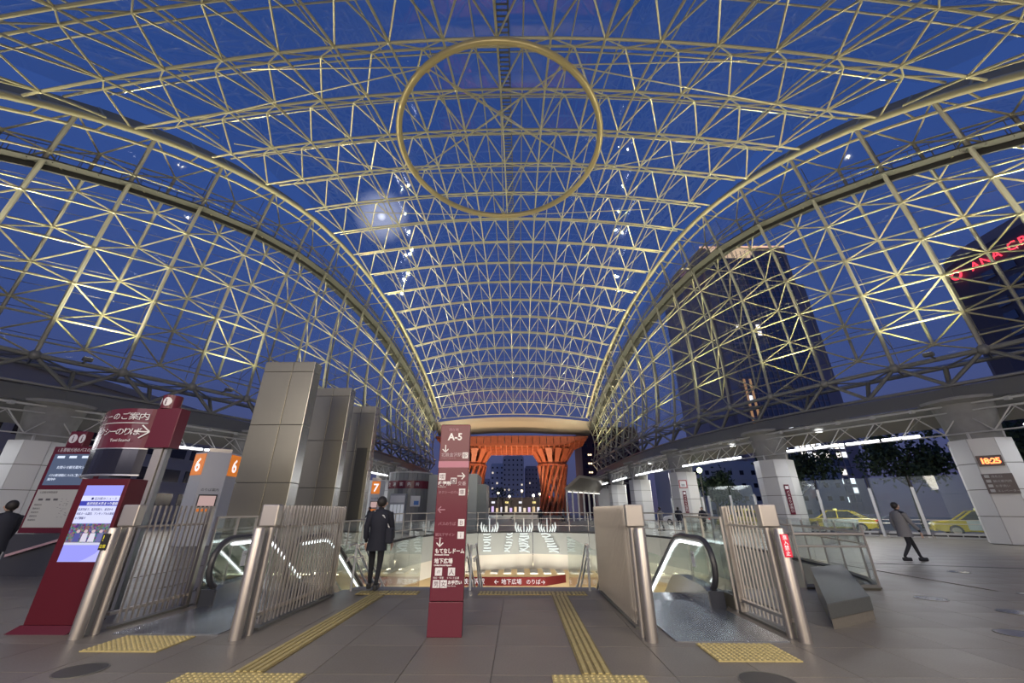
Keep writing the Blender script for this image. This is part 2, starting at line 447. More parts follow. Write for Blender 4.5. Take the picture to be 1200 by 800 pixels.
    for j in range(n-1):
        strut('ring_diagonal', B[j], LOW[j], .105, STEEL_G, rg); strut('ring_diagonal', B[j+1], LOW[j], .105, STEEL_G, rg)
        strut('ring_strut', (Bo[j]+Bo[j+1])/2, LOW[j], .12, STEEL_D, rg)
        strut('ring_cross_strut', Bo[j], B[j], .06, STEEL_G, rg); strut('ring_cross_strut', (Bo[j]+Bo[j+1])/2, B[j], .05, STEEL_G, rg); strut('ring_cross_strut', (Bo[j]+Bo[j+1])/2, B[j+1], .05, STEEL_G, rg)
        jn.ball(B[j], .28, 8, 5)
    stuff(jn.build('ring_joints', STEEL_G, rg, True))
    WALLS[side+'_B'] = B; WALLS[side+'_LOW'] = LOW; WALLS[side+'_T'] = tops
# ------------------------------------------------------------------ columns, cones, canopy girder
COLM = mat('column_cladding', (.60, .60, .585), .42, 0, noise=.04, scale=.6)
CONC = mat('grey_concrete', (.30, .30, .29), .8, 0, noise=.10, scale=3)
FASC = mat('fascia_sheet', (.16, .16, .155), .45, .3)
SOFF = mat('canopy_soffit', (.20, .20, .20), .6)
TUBEL = glow('fluorescent_tube', (.93, .95, 1.0), 9.0)
def nearest(pts, xy): return min(range(len(pts)), key=lambda j: (pts[j].x-xy[0])**2+(pts[j].y-xy[1])**2)
COLS = {}
for sgn, side in ((-1, 'left'), (1, 'right')):
    LOW = WALLS[side+'_LOW']; n = len(LOW)
    xr = 23.4 if sgn > 0 else -25.2
    j0 = nearest(LOW, (xr, 20.2)); COLS[side] = []
    idx = [j for j in range(n) if (j-j0) % 3 == 0 and LOW[j].y > 2]
    def nrm(j):
        a = LOW[min(j+1, n-1)]-LOW[max(j-1, 0)]; v = Vector((-a.y, a.x, 0)).normalized()
        return v if v.x*sgn < 0 else -v                                   # inward
    fas = MB(); sof = MB(); rail = MB(); rail2 = MB(); low = MB(); dia = MB(); tb = MB(); brk = MB()
    gp = root('trim_7' if sgn < 0 else 'trim_8', 'structure', 'canopy girder and fascia under the %s ring truss' % side)
    I = [LOW[j]+nrm(j)*.5 for j in range(n)]; O = [LOW[j]-nrm(j)*4.6 for j in range(n)]; Z = lambda p, z: Vector((p.x, p.y, z))
    for j in range(n-1):
        for t in range(2):
            a, b = I[j].lerp(I[j+1], t/2), I[j].lerp(I[j+1], (t+1)/2)
            c = (a+b)/2
            oa, ob = O[j].lerp(O[j+1], t/2), O[j].lerp(O[j+1], (t+1)/2)
            d1 = nrm(j)*-.35
            fas.quad(Z(a+d1, 7.55), Z(b+d1, 7.55), Z(b, 6.72), Z(a, 6.72)); fas.quad(Z(a+d1*3, 7.55), Z(a+d1, 7.55), Z(b+d1, 7.55), Z(b+d1*3, 7.55))
            sof.quad(Z(a, 6.70), Z(b, 6.70), Z(ob, 6.15), Z(oa, 6.15))
            sof.quad(Z(oa, 6.15), Z(ob, 6.15), Z(ob, 6.45), Z(oa, 6.45))
            rail.tube([Z(a, 6.55), Z(b, 6.55)], .055, 6, False); rail2.tube([Z(a, 6.2), Z(b, 6.2)], .035, 5, False)
            low.tube([Z(a, 5.1), Z(b, 5.1)], .04, 5, False)
            brk.box(a.x-.1, a.x+.1, a.y-.1, a.y+.1, 6.44, 6.62)
            dia.tube([Z(a, 6.2), Z(c, 5.12)], .03, 5, False); dia.tube([Z(b, 6.2), Z(c, 5.12)], .03, 5, False)
            ma, mb = a.lerp(oa, .3), b.lerp(ob, .3)
            dia.tube([Z(c, 5.12), Z(ma, 6.45)], .025, 4, False); dia.tube([Z(ma, 6.45), Z(a, 6.2)], .02, 4, False)
            if t == 0: dia.tube([Z(ma, 6.4), Z(I[j+1].lerp(O[j+1], .3), 6.4)], .03, 4, False)
            if (j*2+t-2*j0) % 6 not in (0, 5): tb.tube([Z(a.lerp(b, .04), 5.22), Z(a.lerp(b, .96), 5.22)], .05, 6)
    fas.build('fascia', FASC, gp); sof.build('soffit', SOFF, gp); rail.build('edge_rail', STEEL_L, gp, True); rail2.build('second_rail', STEEL_L, gp, True)
    low.build('lower_rail', STEEL_L, gp, True); stuff(dia.build('girder_lattice', STEEL_L, gp, True)); stuff(brk.build('rail_brackets', STEEL_L, gp))
    stuff(tb.build('fluorescent_tubes', TUBEL, gp))
    WALLS[side+'_cols'] = set(idx)
    for q, j in enumerate(idx):
        P = LOW[j]-nrm(j)*.5; v = Matrix.Rotation(sgn*.25, 3, 'Z') @ -nrm(j); COLS[side].append((P, v))
        ang = math.atan2(v.y, v.x)
        nth = len(COLS[side])
        t = root('%s_column' % 'white' , 'structure'); t.name = 'trim_%d' % (20+nth+(20 if sgn > 0 else 0))
        t.location = (P.x, P.y, 0); t['label'] = 'white clad hexagonal column and concrete cone under the %s ring' % side
        hexa = [(1.18, .47), (.62, 1.1), (-.62, 1.1), (-1.18, .47), (-1.18, -.47), (-.62, -1.1), (.62, -1.1), (1.18, -.47)]
        ca, sa = math.cos(ang), math.sin(ang)
        hx = [(x*ca-y*sa, x*sa+y*ca) for x, y in hexa]
        if P.y < 64:
            for k in range(8):                                             # cladding panels, open joints
                (x0, y0), (x1, y1) = hx[k], hx[(k+1) % 8]
                for zi in range(4):
                    z0, z1 = .02+zi*1.2, 1.2*(zi+1)-.015
                    ex, ey = (x1-x0), (y1-y0); s_ = .012/math.hypot(ex, ey)
                    a = Vector((x0+ex*s_, y0+ey*s_, z0)); b = Vector((x1-ex*s_, y1-ey*s_, z0))
                    inn = Vector((-(x0+x1)/2, -(y0+y1)/2, 0)).normalized()*.05
                    MB().extr([a, b, b+Vector((0,0,z1-z0)), a+Vector((0,0,z1-z0))], inn).build('cladding_panel', COLM, t)
            MB().prism([(x*.965, y*.965) for x, y in hx], 0, 4.78).build('core', STEEL_D, t)
        else: MB().prism(hx, 0, 4.8).build('shaft', COLM, t)
        MB().lathe([(.95, 4.75), (1.2, 6.6), (1.7, 6.72), (1.7, 6.86), (1.0, 7.0), (.6, 7.1), (.6, 7.55), (.3, 7.72)], 20, (0,0,0)).build('cone', CONC, t, True)
        br = MB()
        for a in range(4): br.beam((.95*math.cos(a*PI/2+.5), .95*math.sin(a*PI/2+.5), 4.75), (.98*math.cos(a*PI/2+.5), .98*math.sin(a*PI/2+.5), 5.15), .1, .1)
        br.build('bracket', COLM, t)

# ------------------------------------------------------------------ hanging circle with star of cables
GOLD = mat('gold_tube', (.60, .50, .24), .32, .35)
hc = thing('hanging_ring', 'large golden steel circle hung on cables below the roof', 'ring', (-.93, 16.2, 20.4))
CR = 5.57
MB().tube([(CR*math.cos(2*PI*i/72), CR*math.sin(2*PI*i/72), 0) for i in range(72)], .17, 10, closed=True).build('ring_tube', GOLD, hc, True)
A5 = [math.radians(a) for a in (126, 54, -18, -90, 198)]      # five cable points
A5 = [A5[i] for i in range(5)]
pt = [Vector((CR*math.cos(-a), CR*math.sin(-a), 0)) for a in A5]
for a, b in ((0,2),(0,3),(1,3),(1,4),(2,4)): strut('cable', pt[a], pt[b], .036, STEEL, hc)
for i in range(5):
    MB().lathe([(.05,-.12),(.16,-.08),(.16,.08),(.05,.12)], 8, tuple(pt[i]*.985)).build('anchor', GOLD, hc, True)
hub = Vector((0, 0, 2.9))
MB().ball(hub, .18).build('hub', STEEL, hc, True)
for i in range(5): strut('hanger', pt[i], hub, .03, STEEL, hc)
for p0, tx, ty in ((0, -12, -4.0), (1, 12, -4.0), (2, 17.0, 1.5), (4, -17.0, 1.5), (3, 12.5, 11), (3, -12.5, 11), (1, 17.0, -1.0), (0, -17.0, -1.0)):
    wx, wy = hc.location.x+tx, hc.location.y+ty
    strut('stay_cable', pt[p0], Vector((tx, ty, roofz(wx, wy)-hc.location.z)), .034, STEEL, hc)

# ------------------------------------------------------------------ spine catwalk inside the roof
sp = root('trim_9', 'structure', 'narrow dark catwalk along the middle of the roof lattice')
dk = MB(); lad = MB()
for i in range(60):
    Y = 3+i*.65; a = Vector((XC+.25, Y, roofz(XC, Y, .95))); b = Vector((XC+.25, Y+.65, roofz(XC, Y+.65, .95)))
    dk.beam(a+Vector((-.3,0,0)), b+Vector((-.3,0,0)), .07, .22); dk.beam(a+Vector((.3,0,0)), b+Vector((.3,0,0)), .07, .22)
    for q_ in (0, .5): lad.beam(a.lerp(b, q_)+Vector((-.3,0,-.05)), a.lerp(b, q_)+Vector((.3,0,-.05)), .07, .05)
    dk.tube([a+Vector((-.3,0,.9)), b+Vector((-.3,0,.9))], .02, 4, False); dk.tube([a+Vector((.3,0,.9)), b+Vector((.3,0,.9))], .02, 4, False)
dk.build('deck', mat('spine_grating', (.13, .125, .10), .6, .2), sp); stuff(lad.build('crosspieces', STEEL_D, sp))

# ------------------------------------------------------------------ beige soffit closing the far end of the roof
es = root('trim_10', 'structure', 'curved beige soffit closing the far end of the roof')
so = MB(); K = 24
for k in range(K):
    t0, t1 = -1+2*k/K, -1+2*(k+1)/K
    def pr(t):
        x = XC+14.6*t
        zc = roofz(x, 73.4)-.05
        return [Vector((x, 73.6, zc)), Vector((x, 74.0, zc-.7)), Vector((x, 77.0, 15.1+.16*math.cos(t*5)-.5*t*t*t*t)), Vector((x, 77.8, 15.3)), Vector((x, 77.8, 17.0))]
    a, b = pr(t0), pr(t1)
    for i in range(4): so.quad(a[i], b[i], b[i+1], a[i+1])
so.build('soffit_sheet', mat('beige_soffit', (.42, .36, .29), .6), es, True)

# ------------------------------------------------------------------ drum shaped timber gate
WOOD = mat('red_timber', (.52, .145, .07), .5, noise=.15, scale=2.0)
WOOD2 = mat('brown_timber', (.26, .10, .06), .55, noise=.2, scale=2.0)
GY = 80.0; GX = -1.28
gt = thing('timber_gate', 'great red timber gate with twisted drum pillars at the far end', 'gate', (GX, GY, 0))
ROOFW = 14.4
def und(t): return 11.4+1.9*max(0, (abs(t)-.55)/.45)**1.7
npl = 22
for k in range(npl):                                          # fascia planks, front
    t0, t1 = -1+2*k/npl+.004, -1+2*(k+1)/npl-.004
    x0, x1 = ROOFW*t0, ROOFW*t1; zt = 14.25+.10*math.cos(PI*t0)
    zb = min(14.1, max(12.6, und(t0)+1.1)); zb1 = min(14.1, max(12.6, und(t1)+1.1))
    MB().extr([(x0, -5, zb), (x1, -5, zb1), (x1, -5, zt), (x0, -5, zt)], (0, .2, 0)).build('fascia_plank', WOOD, gt)
tp = MB()
for k in range(npl):
    t0, t1 = -1+2*k/npl, -1+2*(k+1)/npl
    tp.extr([(ROOFW*t0, -4.8, 13.9), (ROOFW*t1, -4.8, 13.9), (ROOFW*t1, -4.8, 14.3), (ROOFW*t0, -4.8, 14.3)], (0, 10, 0))
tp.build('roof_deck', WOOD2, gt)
def uz(t, y): return min(13.5, und(t)+1.25*(min(1, abs(y+.2)/4.8))**1.4)
for k in range(29):                                           # lattice under the roof: long beams in depth
    t = -.97+1.94*k/28; x = ROOFW*t; m_ = MB()
    for i in range(8):
        ya, yb = -4.8+1.2*i, -3.6+1.2*i
        m_.extr([(x-.1, ya, uz(t, ya)), (x-.1, yb, uz(t, yb)), (x-.1, yb, uz(t, yb)+.4), (x-.1, ya, uz(t, ya)+.4)], (.2, 0, 0))
    m_.build('lattice_beam', WOOD, gt)
for k in range(9):                                            # cross beams following the curve
    y = -4.7+k*1.17; m_ = MB()
    for i in range(28):
        ta, tb_ = -.97+1.94*i/28, -.97+1.94*(i+1)/28
        za, zb = uz(ta, y)-.03, uz(tb_, y)-.03
        m_.extr([(ROOFW*ta, y, za), (ROOFW*tb_, y, zb), (ROOFW*tb_, y, zb+.4), (ROOFW*ta, y, za+.4)], (0, .18, 0))
    m_.build('cross_beam', WOOD, gt)
m_ = MB()
for i in range(28):
    ta, tb_ = -.98+1.96*i/28, -.98+1.96*(i+1)/28
    for k in range(8):
        ya, yb = -4.8+1.2*k, -3.6+1.2*k
        m_.quad((ROOFW*ta, ya, uz(ta, ya)+.42), (ROOFW*ta, yb, uz(ta, yb)+.42), (ROOFW*tb_, yb, uz(tb_, yb)+.42), (ROOFW*tb_, ya, uz(tb_, ya)+.42))
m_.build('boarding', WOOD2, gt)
for sx_ in (-1, 1):
    lg = root('drum_pillar'); lg.parent = gt; lg.location = (sx_*7.9, 0, 0)
    for ring_, rr, zt in ((0, 2.75, 0), (1, 2.25, 0)):
        nb_ = 16 if ring_ == 0 else 12
        for k in range(nb_):
            a0 = 2*PI*k/nb_; a1 = a0+(math.radians(68) if ring_ == 0 else -math.radians(50))
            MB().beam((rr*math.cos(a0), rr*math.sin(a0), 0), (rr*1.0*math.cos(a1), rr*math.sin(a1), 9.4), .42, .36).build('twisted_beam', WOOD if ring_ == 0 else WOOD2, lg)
    MB().lathe([(2.5, 9.2), (2.95, 9.2), (2.95, 9.55), (2.5, 9.55)], 24, (0,0,0), False).build('collar', WOOD, lg)
    MB().lathe([(2.3, 9.75), (2.8, 9.75), (2.8, 10.0), (2.3, 10.0)], 24, (0,0,0), False).build('collar', WOOD, lg)
    for k in range(14):
        a0 = 2*PI*k/14; c_, s_ = math.cos(a0), math.sin(a0); tx, ty = -s_, c_
        def P(r, z, w): return (r*c_+tx*w, r*s_+ty*w, z)
        MB().extr([P(2.6, 9.6, -.35), P(2.6, 9.6, .35), P(4.3, 12.2, .62), P(4.3, 12.2, -.62)], (-.22*c_, -.22*s_, .1)).build('flared_bracket', WOOD, lg)
    MB().lathe([(3.2, 0), (3.2, .5), (2.2, .6)], 24).build('plinth', CONC, lg)
# ------------------------------------------------------------------ floor with the stair well
from mathutils.geometry import tessellate_polygon
WELL = [(-5.45,8.3),(-3.75,8.3),(-3.62,9.4),(1.72,9.4),(1.78,8.3),(3.42,8.3),(3.62,9.4),(5.9,9.75),(7.3,9.62),(7.9,10.6),(8.7,13),(9.4,17),(9.45,21),(8.3,26),(6.9,29),(4.9,30.8),(1,31.9),(-2.9,30.8),(-5.2,28.5),(-6.2,25),(-6.4,21),(-6.4,9.2),(-5.6,8.9)]
def tile_mat(name, col, rough):
    m = mat(name, col, rough, 0, noise=.16, scale=60, spec=.5); t = m.node_tree; b = t.nodes['Principled BSDF']
    oi = t.nodes.new('ShaderNodeObjectInfo'); r = t.nodes.new('ShaderNodeMapRange'); r.inputs[3].default_value = .90; r.inputs[4].default_value = 1.10
    t.links.new(oi.outputs['Random'], r.inputs[0])
    old = b.inputs['Base Color'].links[0].from_socket
    v = t.nodes.new('ShaderNodeVectorMath'); v.operation = 'SCALE'; t.links.new(old, v.inputs[0]); t.links.new(r.outputs[0], v.inputs['Scale']); t.links.new(v.outputs[0], b.inputs['Base Color'])
    n2 = t.nodes.new('ShaderNodeTexNoise'); n2.inputs['Scale'].default_value = 1.2; c = t.nodes.new('ShaderNodeTexCoord'); t.links.new(c.outputs['Object'], n2.inputs['Vector'])
    r2 = t.nodes.new('ShaderNodeMapRange'); r2.inputs[3].default_value = rough-.08; r2.inputs[4].default_value = rough+.10; t.links.new(n2.outputs[0], r2.inputs[0]); t.links.new(r2.outputs[0], b.inputs['Roughness'])
    return m
GRAN = tile_mat('granite_paving', (.205, .184, .150), .42)
floor = root('floor', 'structure', 'polished grey granite paving of the station plaza')
outer = [(-90,-12),(90,-12),(90,170),(-90,170)]
tri = tessellate_polygon([[Vector((x,y,0)) for x,y in outer], [Vector((x,y,0)) for x,y in WELL]])
allp = outer+WELL
me = bpy.data.meshes.new('floor_base'); me.from_pydata([(x,y,-.014) for x,y in allp], [], [tuple(t) for t in tri]); me.materials.append(GRAN)
fb = link('floor_base', me, floor)
fbm = bmesh.new(); fbm.from_mesh(me); bmesh.ops.recalc_face_normals(fbm, faces=fbm.faces)
if sum(f.normal.z for f in fbm.faces) < 0: bmesh.ops.reverse_faces(fbm, faces=fbm.faces)
fbm.to_mesh(me); fbm.free()
def in_poly(x, y, P):
    c = False; n = len(P)
    for i in range(n):
        (x0, y0), (x1, y1) = P[i], P[i-1]
        if (y0 > y) != (y1 > y) and x < (x1-x0)*(y-y0)/(y1-y0)+x0: c = not c
    return c
TS = .9
tm = MB().box(-.446,.446,-.446,.446,-.05,0).mesh('paving_tile'); tm.materials.append(GRAN)
nt_ = 0
for iy in range(-1, 14):
    for ix in range(-14, 21):
        x, y = .17+ix*TS, 4.4+iy*TS
        if abs(x) > 1.42*y+1.2 or (y > 9.2 and x < 9.8 and x > -7.2) or (y > 10 and abs(x) < 9.0): continue
        if any(in_poly(x+dx, y+dy, WELL) for dx in (-.45, 0, .45) for dy in (-.45, 0, .45)): continue
        o = bpy.data.objects.new('paving_tile', tm); COL.objects.link(o); o.location = (x, y, 0); o.parent = floor; nt_ += 1
        if nt_ >= 298: break
    if nt_ >= 298: break
# ------------------------------------------------------------------ tactile paving
YEL = mat('yellow_tactile', (.50, .41, .17), .5, 0, noise=.15, scale=20)
def bar_tile():
    m = MB().box(-.148,.148,-.148,.148,0,.012)
    for i in range(4): x = -.105+.07*i; m.box(x-.019, x+.019, -.146, .146, .012, .022)
    return m.mesh('guiding_tile')
def dot_tile():
    m = MB().box(-.148,.148,-.148,.148,0,.012)
    for i in range(5):
        for j in range(5): m.lathe([(.02, .012), (.013, .021)], 6, (-.12+.06*i, -.12+.06*j, 0))
    return m.mesh('warning_tile')
BT, DT = bar_tile(), dot_tile(); YEL2 = mat('worn_tactile_base', (.27, .215, .085), .6, 0, noise=.2, scale=20)  # darker yellow base between the ribs
for m_, z in ((BT, .9), (DT, .55)):
    m_.materials.append(YEL); m_.materials.append(YEL2)
    for p_ in list(m_.polygons)[:6]: p_.material_index = 1 if m_ is BT else 0
def tactile(label, x0, y0, nx, ny, me, rot=0.0, group=None):
    t = thing('tactile_strip', label, 'tactile paving', (x0, y0, .0), 0, group)
    for i in range(nx):
        for j in range(ny):
            o = bpy.data.objects.new('guiding_tile' if me is BT else 'warning_tile', me); COL.objects.link(o)
            o.location = (.15+.3*i, .15+.3*j, .001); o.rotation_euler = (0,0,rot); o.parent = t
    return t
tactile('yellow ribbed guide strip running to the stair past the walking person', -2.86, 4.85, 1, 13, BT)
tactile('yellow ribbed guide strip to the right of the red pillar sign', .61, 4.85, 1, 13, BT)
tactile('short yellow ribbed strip along the stair edge at the walking person', -3.16, 8.78, 4, 1, BT, 0)
tactile('long yellow ribbed strip along the top edge of the stair', -.80, 8.78, 7, 1, BT, 0)
tactile('yellow dotted strip at the near end of the left guide strip', -3.31, 4.53, 4, 1, DT)
tactile('yellow dotted strip at the near end of the right guide strip', .31, 4.53, 3, 1, DT)
tactile('yellow dotted pad in front of the left escalator floor plate', -5.05, 5.45, 3, 2, DT)
tactile('yellow dotted pad in front of the right escalator floor plate', 2.13, 5.25, 3, 2, DT)
# ------------------------------------------------------------------ floor discs
DISC = mat('dark_steel_cover', (.07, .068, .066), .45, .5)
def disc(x, y, r, label, m):
    t = thing('floor_cover', label, 'manhole', (x, y, 0))
    MB().lathe([(r*.94, 0), (r*.94, .006)], 28).build('lid', m, t); MB().lathe([(r, 0), (r, .008), (r*.95, .008), (r*.95, 0)], 28, cap=False).build('rim', STEEL_D, t)
disc(-4.45, 4.9, .22, 'dark round cover in the paving before the left dotted pad', DISC)
disc(2.35, 4.72, .26, 'dark round cover in the paving before the right dotted pad', DISC)
GL2 = mat('floor_light_glass', (.26, .26, .27), .15, .1)
LP = [(6.55, 6.35), (7.9, 7.55), (9.9, 9.0), (7.55, 8.6), (9.0, 5.1), (11.5, 12.0), (13.3, 9.6)]
LL = ['round glass floor light nearest the dark stone bench end', 'round glass floor light second out from the stone bench', 'round glass floor light farther right past the bench', 'round glass floor light beside the curved glass guard', 'round glass floor light at the right picture edge', 'round glass floor light near the striding person', 'round glass floor light farthest right on the open paving']
for (x, y), l_ in zip(LP, LL): disc(x, y, .24, l_, GL2)
# drain slot crossing the right paving
dr = MB().beam((10.2, 14.0, .001), (24, 9.2, .001), .10, .008).build('drain_slot', BLACK, None); tag(dr, 'long dark drain slot crossing the right paving', 'drain')

# ------------------------------------------------------------------ the well below
CREAM = mat('cream_wall', (.62, .57, .47), .6, 0, noise=.03, scale=1)
FGREY = mat('rim_panel', (.33, .335, .30), .55, 0, noise=.04, scale=1)
well = root('wall_well', 'structure', 'walls and rooms of the sunken plaza below the floor opening')
nW = len(WELL); rim = MB(); seams = MB(); low = MB(); cei = MB()
cx_, cy_ = 1.0, 18.0
def offs(p, d):
    v = Vector((p[0]-cx_, p[1]-cy_, 0)); v.normalize(); return (p[0]+v.x*d, p[1]+v.y*d)
back = list(range(8, nW-1))
for i in range(7, nW-2):
    a, b = WELL[i], WELL[i+1]
    k = max(1, int(math.dist(a, b)/2.4))
    for q in range(k):
        p0 = (a[0]+(b[0]-a[0])*q/k, a[1]+(b[1]-a[1])*q/k); p1 = (a[0]+(b[0]-a[0])*(q+1)/k, a[1]+(b[1]-a[1])*(q+1)/k)
        d = Vector((p1[0]-p0[0], p1[1]-p0[1], 0)); nrm_ = Vector((d.y, -d.x, 0)).normalized()*.08
        e_ = d*.004
        MB().extr([Vector((*p0, -1.40))+e_, Vector((*p1, -1.40))-e_, Vector((*p1, -.03))-e_, Vector((*p0, -.03))+e_], nrm_).build('rim_panel', FGREY, well)
        q0, q1 = offs(p0, .25), offs(p1, .25)
        MB().extr([Vector((*q0, -2.36))+e_, Vector((*q1, -2.36))-e_, Vector((*q1, -1.38))-e_, Vector((*q0, -1.38))+e_], nrm_).build('cream_panel', CREAM, well)
        low.quad((*q0, -2.34), (*q1, -2.34), (*offs(p1, 9), -2.34), (*offs(p0, 9), -2.34))
        low.quad((*p0, -1.40), (*p1, -1.40), (*q1, -1.40), (*q0, -1.40))
        rim.quad((*offs(p0, 9), -6), (*offs(p1, 9), -6), (*offs(p1, 9), -2.3), (*offs(p0, 9), -2.3))
low.build('lower_ceiling', CREAM, well); rim.build('lower_back_wall', mat('warm_wall', (.66, .52, .32), .6), well)
MB().box(-22, 26, 4, 46, -6.1, -6.0).build('lower_floor', mat('lower_paving', (.35, .33, .30), .4), well)
MB().box(-22, 26, 3.8, 4.0, -6.1, -.05).build('lower_near_wall', CREAM, well)
MB().box(-22, 1.72-.02, 4, 9.38, -.5, -.06).build('slab_underside', FGREY, well)
MB().box(-5.9, -5.5, 8.3, 9.4, -6, -.02).build('side_wall', FGREY, well)
MB().box(-6.55, -6.42, 9.2, 21, -6, -.02).build('side_wall', FGREY, well)
MB().box(-22, -6.6, 9.2, 24, -.5, -.06).build('slab_underside', FGREY, well)
st = root('trim_11', 'structure', 'stair going down from the plaza edge into the well')
sm_ = MB().box(-2.55, 2.55, 0, .32, -.17, 0).mesh('step'); sm_.materials.append(mat('stair_granite', (.26, .255, .25), .5, noise=.1, scale=30))
for i in range(36):
    o = bpy.data.objects.new('step', sm_); COL.objects.link(o); o.parent = st; o.location = (-.95, 9.4+.3*i, -.165*(i+1)+.165-.01)
for x in (-3.58, 1.62): MB().extr([(x, 9.3, -.02), (x, 9.3, -.5), (x, 20.2, -6.3), (x, 20.2, -5.5)], (.08, 0, 0)).build('stringer', CREAM, st)
# red hanging band sign down in the underground hall
RED = mat('maroon_panel', (.225, .030, .045), .38)
us = thing('underground_sign', 'long red direction band with white arrows in the underground hall', 'sign', (0, 30.2, 0))
MB().box(-4.3, 1.75, -.06, .06, -3.12, -2.62).build('board', mat('red_sign_board', (.10, .012, .011), .7, spec=.1), us)
MB().extr([(1.75, -.06, -3.12), (3.15, .5, -3.0), (3.15, .5, -2.55), (1.75, -.06, -2.62)], (0, .1, 0)).build('board_return', mat('red_sign_board', (.10, .012, .011), .7, spec=.1), us)
WT = glow('sign_white', (1, 1, 1), 1.0)
text('←', .40, WT, us, (-1.7, -.07, -3.02)); text('地下広場', .34, WT, us, (-1.2, -.07, -3.0)); text('のりば', .32, WT, us, (.45, -.07, -3.0)); text('→', .36, WT, us, (1.4, -.07, -3.02)); text('北鉄金沢駅', .36, WT, us, (-4.1, -.07, -3.0))
for i in range(22):
    block('ceiling_slat', CREAM, well, (-8+.9*i, 32.5, -2.42), (.5, 4.5, .1))
# ------------------------------------------------------------------ glowing strokes that stand for glass reflections on the far rim wall
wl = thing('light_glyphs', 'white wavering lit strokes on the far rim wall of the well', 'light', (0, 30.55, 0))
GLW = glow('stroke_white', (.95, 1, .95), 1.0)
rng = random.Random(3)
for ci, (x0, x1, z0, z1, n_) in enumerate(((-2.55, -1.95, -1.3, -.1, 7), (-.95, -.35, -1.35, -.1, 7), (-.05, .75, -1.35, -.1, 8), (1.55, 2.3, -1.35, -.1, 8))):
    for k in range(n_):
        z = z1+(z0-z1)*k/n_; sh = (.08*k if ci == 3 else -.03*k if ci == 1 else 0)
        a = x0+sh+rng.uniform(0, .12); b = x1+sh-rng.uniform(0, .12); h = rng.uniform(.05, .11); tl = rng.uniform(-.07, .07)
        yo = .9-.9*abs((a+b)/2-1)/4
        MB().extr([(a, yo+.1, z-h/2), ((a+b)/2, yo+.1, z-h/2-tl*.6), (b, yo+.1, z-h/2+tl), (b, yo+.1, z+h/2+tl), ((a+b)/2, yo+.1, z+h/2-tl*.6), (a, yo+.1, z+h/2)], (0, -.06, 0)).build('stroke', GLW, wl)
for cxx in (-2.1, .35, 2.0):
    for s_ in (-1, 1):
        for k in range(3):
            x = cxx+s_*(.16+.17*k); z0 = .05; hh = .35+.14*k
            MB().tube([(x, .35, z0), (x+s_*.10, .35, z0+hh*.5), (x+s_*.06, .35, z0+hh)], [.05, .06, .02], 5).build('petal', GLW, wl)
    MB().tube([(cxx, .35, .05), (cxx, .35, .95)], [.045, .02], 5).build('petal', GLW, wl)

# ------------------------------------------------------------------ rim guard rails
def guard(pts, label, h=1.3, rails=(1.3, .9, .45), post=1.55, glass_h=(.08, .42), gm=None, kick=True):
    g_ = thing('guard_rail', label, 'railing', (pts[0][0], pts[0][1], 0)); O_ = Vector((pts[0][0], pts[0][1], 0))
    P = [Vector((x, y, 0))-O_ for x, y in pts]
    for z in rails: MB().tube([p+Vector((0,0,z)) for p in P], .03 if z == rails[0] else .02, 6).build('rail', INOX, g_, True)
    acc = 0
    for a, b in zip(P, P[1:]):
        L_ = (b-a).length; n_ = max(1, round(L_/post))
        for q in range(n_):
            p = a.lerp(b, q/n_); strut('post', p, p+Vector((0,0,h)), .025, INOX, g_)
            p2 = a.lerp(b, (q+1)/n_); d = (p2-p).normalized()*.03
            if gm: MB().quad(p+d+Vector((0,0,glass_h[0])), p2-d+Vector((0,0,glass_h[0])), p2-d+Vector((0,0,glass_h[1])), p+d+Vector((0,0,glass_h[1]))).build('glass_panel', gm, g_)
    if kick: MB().tube([p+Vector((0,0,.03)) for p in P], .05, 4).build('kerb', STEEL_D, g_)
    return g_
def inset(p, d): return offs(p, d)
guard([(9.5, 21.5)]+[inset(WELL[i], .15) for i in range(13, 21)], 'steel tube railing along the far rim of the well', gm=RAILGLASS, glass_h=(.06, .85))
rg_ = guard([inset(WELL[i], .15) for i in (7, 8, 9, 10, 11, 12)], 'curved glass guard with steel handrails beside the stone bench', h=1.2, rails=(1.02, .78), post=1.1, glass_h=(.08, 1.25), gm=RAILGLASS)
guard([inset(WELL[i], .15) for i in (21, 20)][::1] and [(-6.46, 20.8), (-6.46, 9.1)], 'glass guard on the left side of the well before the metal towers', h=1.1, rails=(1.1,), post=1.4, glass_h=(.08, 1.05), gm=RAILGLASS)

